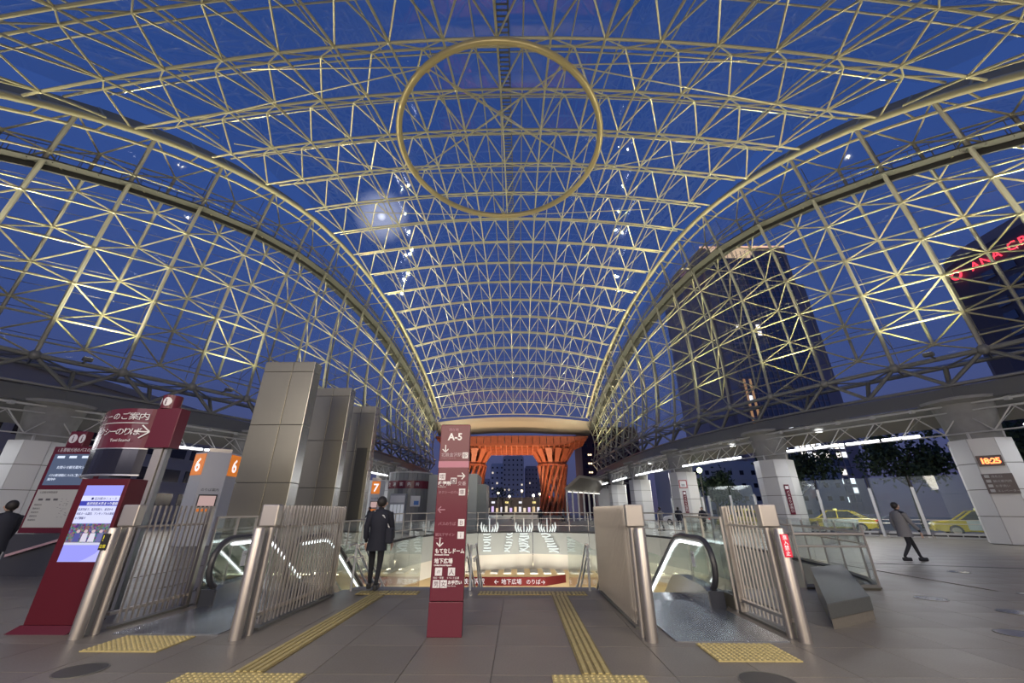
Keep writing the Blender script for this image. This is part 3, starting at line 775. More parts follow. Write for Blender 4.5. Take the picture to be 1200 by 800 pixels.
# ------------------------------------------------------------------ escalators
SKIRT = mat('escalator_skirt', (.34, .35, .37), .25, .8)
PLATE = mat('ribbed_floor_plate', (.42, .45, .49), .24, .9)
t = PLATE.node_tree; b_ = t.nodes['Principled BSDF']; c = t.nodes.new('ShaderNodeTexCoord'); wv = t.nodes.new('ShaderNodeTexWave'); wv.inputs['Scale'].default_value = 8; wv.bands_direction = 'X'
t.links.new(c.outputs['Object'], wv.inputs['Vector']); bp = t.nodes.new('ShaderNodeBump'); bp.inputs['Strength'].default_value = .5; bp.inputs['Distance'].default_value = .01
t.links.new(wv.outputs[1], bp.inputs['Height']); t.links.new(bp.outputs[0], b_.inputs['Normal'])
LED = glow('handrail_led', (.93, .96, 1.0), 5.0)
def escalator(name_lbl, x0, x1, Y0, ps=-1.6):
    e_ = thing('escalator', name_lbl, 'escalator', ((x0+x1)/2, Y0, 0))
    w = (x1-x0)/2
    MB().box(-w-.05, w+.05, ps, .75, 0, .012).build('floor_plate', PLATE, e_)
    sl = math.tan(math.radians(30)); YB = 1.55; YE = 10.5
    def z_at(y): return -max(0, y-YB)*sl
    stp = MB().box(-w+.14, w-.14, 0, .41, -.23, 0).mesh('tread'); stp.materials.append(SKIRT)
    for k in range(22):
        y = .75+.4*k; o = bpy.data.objects.new('tread', stp); COL.objects.link(o); o.parent = e_; o.location = (0, y, z_at(y+.2)-.005)
    for s_ in (-1, 1):
        bl = root('balustrade'); bl.parent = e_; bl.location = (s_*w, 0, 0)
        arc = [(.42-.42*math.sin(a)*1.0, .62-.40*math.cos(a)) for a in [math.radians(10+17*i) for i in range(11)]]
        hr = [(y, z) for y, z in arc]+[(.9, 1.02), (1.35, 1.02), (1.6, .985), (1.9, .85)]+[(y, z_at(y)+1.055) for y in (2.4, 4, 6, 8, YE)]
        MB().tube([(0, y, z) for y, z in hr], .05, 8).build('handrail', mat('handrail_rubber', (.055,.055,.06), .4), bl, True)
        MB().tube([(0, .42+(y-.42)*.9 if y < .9 else y, z-.055 if y >= .42 else .62+(z-.62)*.86) for y, z in hr[2:]], .022, 6).build('handrail_guide', CHROME, bl, True)
        led = [(y, z-.10) for y, z in hr if (y >= .30 and z > .8) or y > .8]
        m_ = MB()
        for (ya, za), (yb, zb) in zip(led, led[1:]): m_.extr([(-s_*.012, ya, za-.022), (-s_*.012, yb, zb-.022), (-s_*.012, yb, zb+.022), (-s_*.012, ya, za+.022)], (-s_*.012, 0, 0))
        m_.build('led_strip', LED, bl)
        # glass infill: follows the rail
        top = [(y, z-.05) for y, z in hr if y >= .02 and z > .3]
        lowp = lambda y: (.30 if y < YB else z_at(y)+.30)
        cuts = [0.05, .9, 2.0, 4.0, 6.5, YE]
        for ya, yb in zip(cuts, cuts[1:]):
            pts = [(y, z) for y, z in top if ya <= y <= yb]
            zi = lambda y: next((z0+(z1-z0)*(y-y0)/(y1-y0) for (y0, z0), (y1, z1) in zip(top, top[1:]) if y0 <= y <= y1 and y1 > y0), top[-1][1])
            poly = [(ya+.01, lowp(ya))]+[(yb-.01, lowp(yb))]+[(yb-.01, zi(yb-.01))]+[(y, z) for y, z in reversed(pts) if ya+.02 < y < yb-.02 and z > lowp(y)]
            if ya > .1: poly.append((ya+.01, zi(ya+.01)))
            MB().extr([(-.004, y, z) for y, z in poly], (.008, 0, 0)).build('glass_panel', RAILGLASS, bl)
        m_ = MB(); pr_ = [(.12, .24), (.3, .30), (.9, .32), (1.4, .33), (1.7, .28), (2.0, .12)]+[(y, z_at(y)+.30) for y in (3, 5, 7, YE)]
        for (ya, za), (yb, zb) in zip(pr_, pr_[1:]):
            da, db = (0 if ya < 1.6 else z_at(ya)-.25), (0 if yb < 1.6 else z_at(yb)-.25)
            m_.extr([(-.13*0+.06, ya, min(za, da)), (.06, yb, min(zb, db)), (.06, yb, zb), (.06, ya, za)], (-.20 if s_ > 0 else -.12, 0, 0)) if s_ > 0 else m_.extr([(-.06, ya, min(za, da)), (-.06, yb, min(zb, db)), (-.06, yb, zb), (-.06, ya, za)], (.20, 0, 0))
        m_.build('inner_deck', SKIRT, bl)
        MB().box(-.12, .12, .10, .42, .0, .25).build('newel_base', mat('newel_plastic', (.05, .055, .07), .4), bl)
        m_ = MB()
        for ya, yb in ((.75, 3), (3, 6), (6, YE)): m_.extr([(s_*.08, ya, z_at(ya)-.9), (s_*.08, yb, z_at(yb)-.9), (s_*.08, yb, z_at(yb)+.25), (s_*.08, ya, z_at(ya)+.25)], (s_*.03, 0, 0))
        m_.build('cladding', INOX, bl)
    return e_
esL = escalator('left escalator behind the slatted gates under the metal towers', -5.28, -3.98, 7.6, -1.46)
esR = escalator('right escalator going down beside the curved glass guard', 1.98, 3.28, 7.6, -1.66)
# escalator notice stickers
for e_, x in ((esL, -.64), (esR, .64)):
    MB().box(x-.003, x+.003, .78, .92, .52, .78).build('notice', mat('notice_white', (.75, .75, .73), .5), e_)
    text('ご注意', .045, mat('ink', (.03,.03,.03), .6), e_, (x-.006 if x > 0 else x+.006, .80 if x < 0 else .91, .70), (PI/2, 0, PI/2 if x < 0 else -PI/2))

# ------------------------------------------------------------------ slatted sliding gates with posts
def slat_fence(x, Ya, Yb, label, flip, dense=1.0, notice=None, layers=(-1, 1)):
    f = thing('slatted_gate', label, 'gate', (x, 5.95, 0))
    g0, g1 = Ya-5.95, Yb-5.95
    MB().lathe([(.072, 0), (.072, 1.255), (.066, 1.27)], 20, (0, 0, 0)).build('bollard_pipe', INOX, f, True)
    for s_ in (-1, 1): MB().lathe([(.045, 0), (.045, 1.27)], 14, (-flip*(.02)+s_*.07, .20, 0)).build('post_tube', INOX, f, True)
    MB().box(-.055, .055, .17, .23, 0, 1.27).build('post_web', STEEL_D, f)  # dark strip put in the open gap between the tubes to darken it
    MB().box(-.125, .125, .14, .27, 1.275, 1.57).build('post_cap', INOX, f, bevel=.02)
    MB().tube([(0, .2, 1.27), (0, g1, 1.27)], .018, 6).build('top_bar', INOX, f, True)
    MB().box(-.03, .03, g0-.1, g1, .17, .21).build('bottom_bar', INOX, f)
    MB().box(-.05, .05, g0, g1, 0, .03).build('ground_track', STEEL_D, f)
    MB().box(-.045, .045, g1-.08, g1, 0, 1.55).build('end_post', INOX, f)
    slat = MB().box(-.011, .011, -.009, .009, .06, 1.56).mesh('slat'); slat.materials.append(INOX)
    n_ = int((g1-g0)/(.10/dense))
    for lay in layers:
        for i in range(n_):
            o = bpy.data.objects.new('slat', slat); COL.objects.link(o); o.parent = f; o.location = (lay*.035, g0+(i+.25*lay+.3)*(g1-g0)/n_+random.uniform(-.006, .006), 0)
    if notice == 'red':
        MB().box(-.05, .05, -.085, -.073, .93, 1.20).build('notice_plate', mat('notice_red', (.65, .02, .05), .4, emit=(.8, .02, .06), es=.25), f)
        for i, ch in enumerate('進入禁止'): text(ch, .062, mat('notice_ink', (.95,.9,.9), .5, emit=(1,.9,.9), es=.5), f, (-.031, -.087, 1.14-.062*i))
    if notice == 'yellow':
        MB().box(-.05, .05, -.085, -.073, 1.0, 1.2).build('notice_plate', mat('notice_black', (.02,.02,.02), .5), f)
        text('！', .09, mat('notice_yellow', (.9,.8,.05), .5, emit=(1,.9,.05), es=.2), f, (-.045, -.087, 1.11)); text('注意', .045, mat('notice_yellow', (.9,.8,.05), .5), f, (-.045, -.087, 1.03))
    return f
slat_fence(-5.62, 6.40, 7.75, 'slatted steel gate beside the red screen kiosk', 1, 1.0, 'yellow', (1,))
slat_fence(-3.58, 6.35, 8.70, 'slatted steel gate between left escalator and stair', 1, 1.0)
slat_fence(1.64, 6.50, 9.20, 'slatted steel gate between stair and right escalator', -1, 1.2)
slat_fence(3.52, 6.20, 7.45, 'slatted steel gate with red notice beside the stone bench', -1, 1.0, 'red', (1,))
# glass screens behind the outer gates
def glass_screen(x, Ya, Yb, label):
    f = thing('glass_screen', label, 'glass screen', (x, Ya, 0))
    n_ = 2
    for i in range(n_):
        a, b = (Yb-Ya)*i/n_, (Yb-Ya)*(i+1)/n_
        MB().box(-.006, .006, a+.03, b-.03, .2, 1.35).build('glass_panel', RAILGLASS, f)
        MB().box(-.02, .02, a-.015, a+.015, 0, 1.38).build('upright', INOX, f)
    MB().box(-.02, .02, Yb-Ya-.015, Yb-Ya+.015, 0, 1.38).build('upright', INOX, f)
    MB().box(-.025, .025, 0, Yb-Ya, 1.35, 1.385).build('top_rail', INOX, f); MB().box(-.03, .03, 0, Yb-Ya, 0, .2).build('base', STEEL_D, f)
glass_screen(-5.62, 7.95, 9.15, 'glass screen behind the left slatted gate')
glass_screen(3.55, 7.65, 9.3, 'glass screen behind the gate with the red notice')
# ------------------------------------------------------------------ stair handrails
def stair_rail(x, label, pair=True):
    h = thing('stair_handrail', label, 'handrail', (x, 9.1, 0))
    sl = .165/.3
    for z in (.82, .58):
        for s_ in ((-.09, .09) if pair else (0,)):
            MB().tube([(s_, .0, z-.05), (s_, -.02, z), (s_, .35, z), (s_, 1.0, z-.45), (s_, 10, z-.45-9*sl)], .02, 8).build('rail', CHROME, h, True)
    for y in (.15, 2.2, 4.2, 6.2, 8.2):
        zt = .82-max(0, y-.35)*sl
        MB().tube([(0, y, (-.02 if y < .3 else -(y-.3)*sl-.1)), (0, y, zt)], .024, 8).build('post', CHROME, h, True)
    return h
stair_rail(-1.0, 'twin steel handrail down the middle of the stair by the pillar sign')
stair_rail(1.42, 'steel handrail on the right side of the stair', False)
stair_rail(-3.42, 'steel handrail on the left side of the stair by the person', True)
# ------------------------------------------------------------------ stone bench
bn = thing('stone_bench', 'long dark grey stone bench block in front of the curved guard', 'bench', (4.26, 6.5, 0))
STONE = mat('dark_granite', (.085, .09, .085), .42, 0, noise=.12, scale=40)
tq = [(0, 0), (1.04, .56), (2.24, 2.62), (1.24, 2.1)]
bq = MB().prism(tq, .12, .30)
for i_ in (6, 7): bq.v[i_] = (bq.v[i_][0], bq.v[i_][1], .50)
bq.build('slab', STONE, bn, bevel=.008)
c0 = (sum(p[0] for p in tq)/4, sum(p[1] for p in tq)/4)
MB().prism([(c0[0]+(x-c0[0])*.97, c0[1]+(y-c0[1])*.97) for x, y in tq], 0, .12).build('foot', mat('bench_side', (.16, .145, .12), .5, noise=.1, scale=30), bn)
# ------------------------------------------------------------------ maroon pillar sign
WTXT = mat('white_lettering', (.86, .84, .82), .5)
DIMT = mat('dim_lettering', (.45, .22, .27), .5)
PICT = mat('pictogram_plate', (.80, .78, .78), .45)
PINK = mat('pictogram_mark', (.12, .05, .07), .5)
SIGN = mat('maroon_enamel', (.145, .026, .042), .26, spec=.3)
sg = thing('pillar_sign', 'tall maroon pillar sign lettered A-5 standing before the stair', 'sign', (-.965, 6.07, 0))
MB().box(-.225, .225, 0, .10, .39, 2.71).build('panel', SIGN, sg, bevel=.012)
MB().box(-.225, .225, 0, .10, 0, .385).build('base', SIGN, sg, bevel=.006)
MB().box(-.2251, .2251, -.0015, .05, 2.075, 2.165).build('light_band', mat('pink_band', (.42, .13, .20), .3), sg)
FY = -.0035
def st_(s, size, x, z, m=WTXT, sx=1.0, b=0.0): text(s, size, m, sg, (x, FY, z), sx=sx, bold=b)
def pict(x, z, s, ch=None, parent=sg, y=FY, m=PINK):
    MB().box(x, x+s, y, y+.002, z, z+s).build('pictogram', PICT, parent)
    if ch: text(ch, s*.82, m, parent, (x+s/2, y-.001, z+s*.17), align='CENTER')
def arrow(x, z, s, d, parent=sg, y=FY, m=WTXT):
    a = {'d': -PI/2, 'r': 0, 'l': PI}[d]; c_, s_ = math.cos(a), math.sin(a); q = MB()
    def R(u, v): return (x+(u*c_-v*s_)*s, y, z+(u*s_+v*c_)*s)
    for p in ([(-.5,-.06),(.42,-.06),(.42,.06),(-.5,.06)], [(.5,0),(.08,.42),(.0,.34),(.34,0)], [(.5,0),(.34,0),(.0,-.34),(.08,-.42)]): q.extr([R(*v) for v in p], (0, .0015, 0))
    q.build('arrow', m, parent)
st_('現在地', .05, -.10, 2.61, DIMT); st_('A-5', .145, -.105, 2.475, WTXT, 1.0, .004)
arrow(-.135, 2.345, .115, 'd'); st_('北鉄金沢駅', .062, -.195, 2.235, mat('grey_lettering', (.55,.42,.45), .5)); pict(.125, 2.205, .085, '駅')
st_('Hokutetsu Kanazawa Sta.', .022, -.195, 2.205, DIMT)
arrow(.125, 1.955, .12, 'r'); pict(-.205, 1.90, .095, '喫'); pict(-.03, 1.845, .085, '♿')
st_('喫煙所', .062, -.21, 1.83, WTXT, 1, .002); st_('交番', .062, .075, 1.83, mat('grey_lettering', (.55,.42,.45), .5)); st_('Smoking area', .022, -.21, 1.80)
st_('タクシーのりば', .045, -.20, 1.715, DIMT); pict(.10, 1.69, .09, '車')
arrow(-.14, 1.50, .11, 'l', m=DIMT)
st_('バスのりば', .05, -.17, 1.30, DIMT); pict(.11, 1.29, .088, 'Ｂ'); st_('観光デザイン', .045, -.20, 1.165, DIMT); pict(.11, 1.13, .088, 'ｉ'); st_('Information', .022, -.20, 1.13, DIMT)
arrow(-.13, 1.085, .12, 'd'); st_('もてなしドーム', .066, -.19, .955, WTXT, .88, .002); st_('Motenashi Dome', .028, -.19, .925, WTXT, 1, .001)
st_('地下広場', .066, -.19, .835, WTXT, .95, .002); st_('Underground Square', .028, -.19, .80, WTXT, 1, .001)
pict(-.17, .685, .095, '卍'.replace('卍', '〃')); pict(.005, .685, .095, '人'); st_('待合・休憩', .028, -.19, .65); st_('イベント広場', .028, -.01, .65)
pict(-.19, .545, .09, '男'); pict(-.09, .545, .09, '女'); st_('お手洗い', .05, .01, .59, WTXT, .95, .002); st_('Rest Room', .024, .01, .56)

# ------------------------------------------------------------------ screen kiosk
ks = thing('screen_kiosk', 'dark red kiosk with a glowing blue news screen', 'kiosk', (-6.22, 6.16, 0))
KRED = mat('kiosk_red', (.10, .010, .018), .35, spec=.3)
MB().box(-.37, .37, 0, .32, .09, 1.93).build('body', KRED, ks, bevel=.012)
MB().extr([(-.52, -.05, 0), (.31, -.05, 0), (.37, .0, .09), (-.40, .0, .09)], (0, .40, 0)).build('plinth', KRED, ks)
def screen(parent, name, x0, x1, y, z0, z1, m): return MB().box(x0, x1, y, y+.004, z0, z1).build(name, m, parent)
screen(ks, 'display', -.245, .315, -.004, .83, 1.835, glow('screen_lilac', (.36, .36, 1.0), 1.0))
def kb(name, z0, z1, col, s, x0=-.245, x1=.315, y=-.0065): return screen(ks, name, x0, x1, y, z0, z1, glow(name+str(col), col, s))
kb('display_band', 1.62, 1.69, (.70,.72,1.0), 1.1); kb('display_title', 1.555, 1.615, (.07, .08, .50), .9); kb('display_text_area', 1.32, 1.55, (.70, .72, 1.0), 1.05)
INKB = glow('screen_ink', (.03, .03, .16), 1.0); WLT = glow('screen_white', (.9, .9, 1), 1.1)
text('■ 石川県のニュース', .042, INKB, ks, (-.10, -.009, 1.635)); text('金沢市民大学まつり開幕', .042, WLT, ks, (-.14, -.009, 1.568))
for i, s in enumerate(('金沢市民で、金沢市民ら、金沢から', '市民ホール講堂、アンサンブルの演奏', 'など開催す')): text(s, .038, INKB, ks, (-.235, -.009, 1.49-.058*i), sx=.86)
# photograph shown on the display: an audience
PH = bpy.data.materials.new('screen_photo'); PH.use_nodes = True; t = PH.node_tree; t.nodes.clear()
c = t.nodes.new('ShaderNodeTexCoord'); v = t.nodes.new('ShaderNodeTexVoronoi'); v.inputs['Scale'].default_value = 42; t.links.new(c.outputs['Object'], v.inputs['Vector'])
hs = t.nodes.new('ShaderNodeMix'); hs.data_type = 'RGBA'; hs.inputs[0].default_value = .55; hs.inputs[7].default_value = (.10, .03, .30, 1); t.links.new(v.outputs['Color'], hs.inputs[6])
e_ = t.nodes.new('ShaderNodeEmission'); e_.inputs[1].default_value = .55; t.links.new(hs.outputs[2], e_.inputs[0]); o_ = t.nodes.new('ShaderNodeOutputMaterial'); t.links.new(e_.outputs[0], o_.inputs[0])
screen(ks, 'display_photo', -.245, .315, -.0065, 1.07, 1.315, PH)
for i, (x, col) in enumerate(((-.10, (.12, .12, .4)), (.01, (.8, .75, .9)), (.12, (.85, .8, .95)), (.23, (.2, .2, .45)))):
    q = MB(); q.extr([(x-.045, -.009, 1.08), (x+.045, -.009, 1.08), (x+.035, -.009, 1.19), (x-.035, -.009, 1.19)], (0, .002, 0)); q.lathe([(.0001, -.001), (.022, -.001), (.022, .001), (.0001, .001)], 10)
    q.build('display_figure', glow('fig%d' % i, col, .9), ks)
    for k in range(len(q.v)-40, len(q.v)): pass
    hd = MB().ball((x, -.008, 1.215), .022, 8, 5); hd.build('display_head', glow('fig_head', (.75, .55, .6), .9), ks)
kb('display_stage', 1.04, 1.075, (.75, .75, .95), .9)
kb('display_curve', .83, .835, (.5,.5,1.), 1.0)
MB().extr([(.315, -.0065, .835), (.315, -.0065, 1.0), (.25, -.0065, .93), (.13, -.0065, .86), (.06, -.0065, .835)], (0, .002, 0)).build('display_swoosh', glow('swoosh', (.50, .50, 1.0), 1.05), ks)

# ------------------------------------------------------------------ bus information board behind
ib = thing('information_board', 'maroon bus information board with dim screen and route map', 'sign', (-12.1, 10.9, 0))
MB().box(-.68, .62, 0, .25, .95, 3.10).build('board', SIGN, ib, bevel=.01)
MB().box(-.42, .05, 0, .2, 3.10, 3.52).build('badge_head', SIGN, ib, bevel=.02)
for x in (-.27, -.02): 
    rx_ = .115 if x < -.1 else .09
    MB().extr([(x+rx_*math.cos(2*PI*i/24), -.002, 3.315+.12*math.sin(2*PI*i/24)) for i in range(24)], (0, -.005, 0)).build('badge', PICT, ib)
    text('i', .24, PINK, ib, (x, -.008, 3.235), align='CENTER', bold=.004)
text('i 主要観光地のバスのご案内', .115, WTXT, ib, (-.55, -.003, 2.965), sx=.82)
screen(ib, 'screen', -.58, .46, -.004, 2.1, 2.90, glow('dim_screen', (.09, .115, .19), 1.0))
for x, w in ((-.48, .2), (-.15, .2), (.2, .22)): screen(ib, 'screen_mark', x, x+w, -.008, 2.79, 2.85, glow('screen_white2', (.75, .82, 1), 1.1))
text('お知らせ観光案内システム', .085, glow('screen_white2', (.75,.82,1), 1.1), ib, (-.38, -.008, 2.52)); text('バスの運行情報はこちらをご覧ください', .075, glow('screen_white2', (.75,.82,1), 1.1), ib, (-.50, -.008, 2.32), sx=.75); text('案内中', .075, glow('screen_white2', (.75,.82,1), 1.1), ib, (-.5, -.008, 2.22))
screen(ib, 'route_map', -.62, .46, -.004, 1.08, 1.99, mat('map_paper', (.55, .55, .50), .6))
q = MB(); rr = random.Random(5)
for _ in range(26):
    a = rr.uniform(0, 6.28); r_ = rr.uniform(.05, .13); cx, cz = (.18, 1.65) if rr.random() < .5 else (.28, 1.4)
    q.box(cx+math.cos(a)*r_*1.1-.02, cx+math.cos(a)*r_*1.1+.02, -.006, -.004, cz+math.sin(a)*r_-.004, cz+math.sin(a)*r_+.004)
q.build('map_lines', mat('map_ink', (.2,.2,.2), .6), ib)
text('主要観光地路線図', .06, mat('map_ink', (.2,.2,.2), .6), ib, (-.55, -.006, 1.9))
for x in (-.5, -.3, -.1): screen(ib, 'map_legend', x, x+.12, -.006, 1.72, 1.77, mat('map_ink2', (.12,.12,.12), .6))
for i in range(5): text('路線案内', .05, mat('map_ink', (.2,.2,.2), .6), ib, (-.55+.0*i, -.006, 1.6-.09*i))
MB().box(-.80, .70, .0, .35, .0, .93).build('pedestal', mat('dark_pedestal', (.075, .075, .08), .35, coat=.3), ib)
MB().extr([(-.62, -.10, .42), (.6, -.10, .78), (.6, -.10, .84), (-.62, -.10, .48)], (0, .1, 0)).build('slant_shelf', mat('lit_shelf', (.62, .40, .40), .3), ib)  # pale red puts the red-lit handrail reflection into the shelf colour

# ------------------------------------------------------------------ taxi guidance sign: post, box and curved face
ts = thing('taxi_sign', 'maroon taxi stand sign with curved glossy face on a post', 'sign', (-6.72, 7.5, 0))
MB().box(-.10, .06, -.06, .10, 0, 2.6).build('post', INOX, ts); MB().box(.07, .13, -.03, .07, 0, 2.6).build('post_side', mat('post_grey', (.3,.3,.3), .4, .6), ts)
MB().box(-.25, .22, -.12, .12, 2.56, 3.30).build('sign_box', SIGN, ts, bevel=.01)
MB().lathe([(.16, 3.30), (.16, 3.56)], 20, (-.12, 0, 0)).build('badge_drum', SIGN, ts, True)
for a, r_ in ((-PI*.42, 0), (-PI*.78, 0)):
    b_ = MB(); 
    pts = [(.164*math.cos(a+da)-.12, .164*math.sin(a+da)) for da in [(-.45+.1*i) for i in range(10)]]
    n0 = []
    poly = []
    for i, (x, y) in enumerate(pts):
        hh = .085*math.sqrt(max(0, 1-((i-4.5)/4.6)**2)); poly.append((x, y, hh))
    for (xa, ya, ha), (xb, yb, hb) in zip(poly, poly[1:]): b_.quad((xa, ya, 3.43-ha), (xb, yb, 3.43-hb), (xb, yb, 3.43+hb), (xa, ya, 3.43+ha))
    b_.build('badge', PICT, ts)
    text('i', .17, PINK, ts, (.168*math.cos(a)-.12-.02*math.cos(a+PI/2), .168*math.sin(a), 3.37), (PI/2, 0, a+PI/2), 'CENTER', bold=.004)
# curved face swings back to the left
def cv(u):                                     # u 0..1 along the face, local coordinates
    x = -.25-2.25*u; y = -.02+1.35*u**1.5-.40*math.sin(PI*u); return Vector((x, y, 0))
K = 18; fm = MB(); gm_ = MB(); rm_ = MB()
for i in range(K):
    a, b = cv(i/K), cv((i+1)/K); up = Vector((0,0,1))
    fm.quad(a+up*2.56, b+up*2.56, b+up*3.30, a+up*3.30); fm.quad(b+up*2.56+Vector((.0,.05,0)), a+up*2.56+Vector((0,.05,0)), a+up*3.30+Vector((0,.05,0)), b+up*3.30+Vector((0,.05,0)))
    gm_.quad(a+up*2.10, b+up*2.10, b+up*2.54, a+up*2.54)
    rm_.tube([a+up*2.08, b+up*2.08], .018, 6, False); rm_.tube([a+up*2.55, b+up*2.55], .012, 6, False)
fm.build('curved_face', SIGN, ts, True); gm_.build('dark_glass', mat('smoked_glass', (.03, .03, .045), .15, .2), ts, True); rm_.build('glass_rim', CHROME, ts, True)
def on_face(s, size, u, z, m=WTXT):
    p = cv(u); d = (cv(u-.03)-cv(u+.03)); a = math.atan2(d.y, d.x)
    n = Vector((math.sin(a), -math.cos(a), 0))*.02
    text(s, size, m, ts, p+n+Vector((0,0,z)), (PI/2, 0, a), sx=1.35)
u = .66
for ch in 'タクシーのご案内': on_face(ch, .15, u, 3.09); u -= .075
u = .52
for ch in 'タクシーのりば': on_face(ch, .15, u, 2.80); u -= .06
u = .30
for ch in ('Taxi', 'Stand'): on_face(ch, .075, u, 2.67); u -= .075
ln = MB()
for i in range(1, 13): ln.tube([cv(i/18)+Vector((.008,-.014,3.02)), cv((i+1)/18)+Vector((.008,-.014,3.02))], .009, 4, False)
ln.build('white_line', WTXT, ts)
q = MB()
def F(u, z): p = cv(u); return p+Vector((.01, -.022, z))
for pa, pb in (((.13, 2.86), (.03, 2.86)), ((.085, 2.98), (.025, 2.86)), ((.025, 2.86), (.085, 2.74))): q.beam(F(*pa), F(*pb), .01, .022)
q.build('arrow', WTXT, ts)

# ------------------------------------------------------------------ brushed metal ventilation towers
TOW = mat('tower_panel', (.40, .37, .27), .34, .5, noise=.05, scale=.8)
TOWE = mat('tower_edge', (.55, .54, .50), .25, .9)
TL = ['nearest brushed metal tower behind the left escalator', 'middle one of the three brushed metal towers', 'farthest brushed metal tower with a service door']
for k, Y in enumerate((12.0, 15.0, 18.0)):
    t = thing('metal_tower', TL[k], 'tower', (-6.63, Y, 0), 0, None)
    W_ = 1.64
    MB().box(-W_+.02, -.02, .03, .45, -6 if False else 0, 5.92).build('core', STEEL_D, t)
    for (z0, z1) in ((0, 2.22), (2.23, 3.90), (3.91, 5.62), (5.63, 5.95)):
        for (x0, x1) in ((-W_, -.71), (-.70, -.005)):
            MB().box(x0, x1-.006, 0, .04, z0, z1-.008).build('panel', TOW, t, bevel=.008)
            if x0 > -1: pass
        MB().box(-.035, .0, .005, .47, z0, z1-.008).build('side_panel', TOWE, t, bevel=.008)
    MB().box(-W_, 0, 0, .47, 5.942, 5.96).build('cap', TOW, t)
    if k == 2:
        MB().box(-.62, -.14, -.02, .01, .4, 4.05).build('service_door', mat('door_dark', (.16,.155,.125), .35, .6), t); MB().box(-.08, .04, -.03, .02, 3.1, 3.5).build('junction_box', INOX, t)
# ------------------------------------------------------------------ bus stop posts
ORG = mat('orange_sign', (.75, .20, .02), .4, emit=(1, .28, .03), es=.45)
WNUM = mat('number_white', (.9,.9,.9), .4, emit=(1,1,1), es=.9)
def stop(x, y, rz, h, num, label, w, plates):
    t = thing('bus_stop_post', label, 'bus stop', (x, y, 0), rz)
    hx = [(w*math.cos(a), w*math.sin(a)) for a in [PI/3*i for i in range(6)]]       # one face looks along -y
    MB().prism(hx, 0, h).build('post', WHITE, t, bevel=.02)
    ap = w*math.cos(PI/6); zt = h-1.05
    for a in plates:
        n_ = Vector((math.cos(a), math.sin(a), 0)); tx = Vector((-n_.y, n_.x, 0)); c_ = n_*(ap+.02)
        P = [c_-tx*w*.46+Vector((0,0,zt)), c_+tx*w*.46+Vector((0,0,zt)), c_+tx*w*.46+Vector((0,0,zt+.97)), c_-tx*w*.46+Vector((0,0,zt+.97))]
        MB().extr(P, -n_*.015).build('number_plate', ORG, t)
        text(num, .85, WNUM, t, c_+n_*.008+Vector((0,0,zt+.18)), (PI/2, 0, a+PI/2), 'CENTER', bold=.012)
    MB().box(-w*.38, w*.38, -ap-.06, -ap, 1.6, 2.15).build('display_frame', mat('frame_black', (.03,.03,.03), .4), t)
    MB().box(-w*.33, w*.33, -ap-.066, -ap-.06, 1.66, 2.09).build('display', glow('pink_display', (.85, .58, .55), .6), t)
    MB().box(-w*.3, w*.3, -ap-.03, -ap, 1.42, 1.54).build('orange_strip', ORG, t)
    text('のりば案内', .14, mat('ink', (.03,.03,.03), .6), t, (-w*.36, -ap-.005, 2.3))
    MB().box(-w*.5, w*.5, -w*.3, w*.3, h, h+.22).build('cap_bracket', INOX, t)
stop(-14.9, 20.0, math.radians(36), 4.05, '6', 'white bus stop post with orange number 6 left of the metal towers', .95, (-PI/2-PI/3, -PI/2+PI/3))
stop(-12.0, 35.0, math.radians(18), 3.75, '7', 'white bus stop post with orange number 7 right of the metal towers', .72, (-PI/2,))
# ------------------------------------------------------------------ curved grey building
CB = mat('curved_building_grey', (.20, .205, .205), .45, .2)
CB2 = mat('flat_building_grey', (.40, .42, .39), .5)
b = thing('round_kiosk_building', 'round ended grey kiosk building with maroon band beyond the well', 'building', (-9.9, 38.0, 0))
for k in range(16):
    a0, a1 = PI*.95+PI*1.05*k/16+.006, PI*.95+PI*1.05*(k+1)/16-.006
    MB().extr([(1.9*math.cos(a0), 1.9*math.sin(a0), 0), (1.9*math.cos(a1), 1.9*math.sin(a1), 0), (1.9*math.cos(a1), 1.9*math.sin(a1), 4.5), (1.9*math.cos(a0), 1.9*math.sin(a0), 4.5)], (-.1*math.cos(a0), -.1*math.sin(a0), 0)).build('curved_panel', CB, b)
MB().lathe([(1.95, 4.5), (1.95, 4.6)], 28).build('roof_rim', mat('light_rim', (.45,.45,.44), .5), b)
for k in range(2): MB().box(1.75+1.4*k, 1.75+1.4*(k+1)-.02, -.6, -.5, 0, 4.42).build('wall_panel', CB2, b)
MB().box(1.7, 4.6, -.5, 4, 0, 4.4).build('core', CB2, b)
band = MB()
for k in range(14):
    a0, a1 = PI*1.02+PI*.86*k/14, PI*1.02+PI*.86*(k+1)/14
    band.extr([(1.94*math.cos(a0), 1.94*math.sin(a0), 3.2), (1.94*math.cos(a1), 1.94*math.sin(a1), 3.2), (1.94*math.cos(a1), 1.94*math.sin(a1), 3.85), (1.94*math.cos(a0), 1.94*math.sin(a0), 3.85)], (-.03*math.cos(a0), -.03*math.sin(a0), 0))
band.build('maroon_band', SIGN, b)
for i, ch in enumerate('交通案内所'):
    a = PI*1.22+PI*.46*i/4; text(ch, .34, WTXT, b, (1.95*math.cos(a), 1.95*math.sin(a), 3.42), (PI/2, 0, a+PI/2), 'CENTER')
text('Bus information', .14, WTXT, b, (-.9, -1.72, 3.25), (PI/2, 0, 0))
vm = thing('vending_machine', 'pale vending machine standing before the round grey building', 'vending machine', (-10.1, 35.75, 0))
MB().box(-.75, .55, -.3, .3, 0, 2.75).build('cabinet', mat('vending_grey', (.42,.43,.43), .4), vm, bevel=.02)
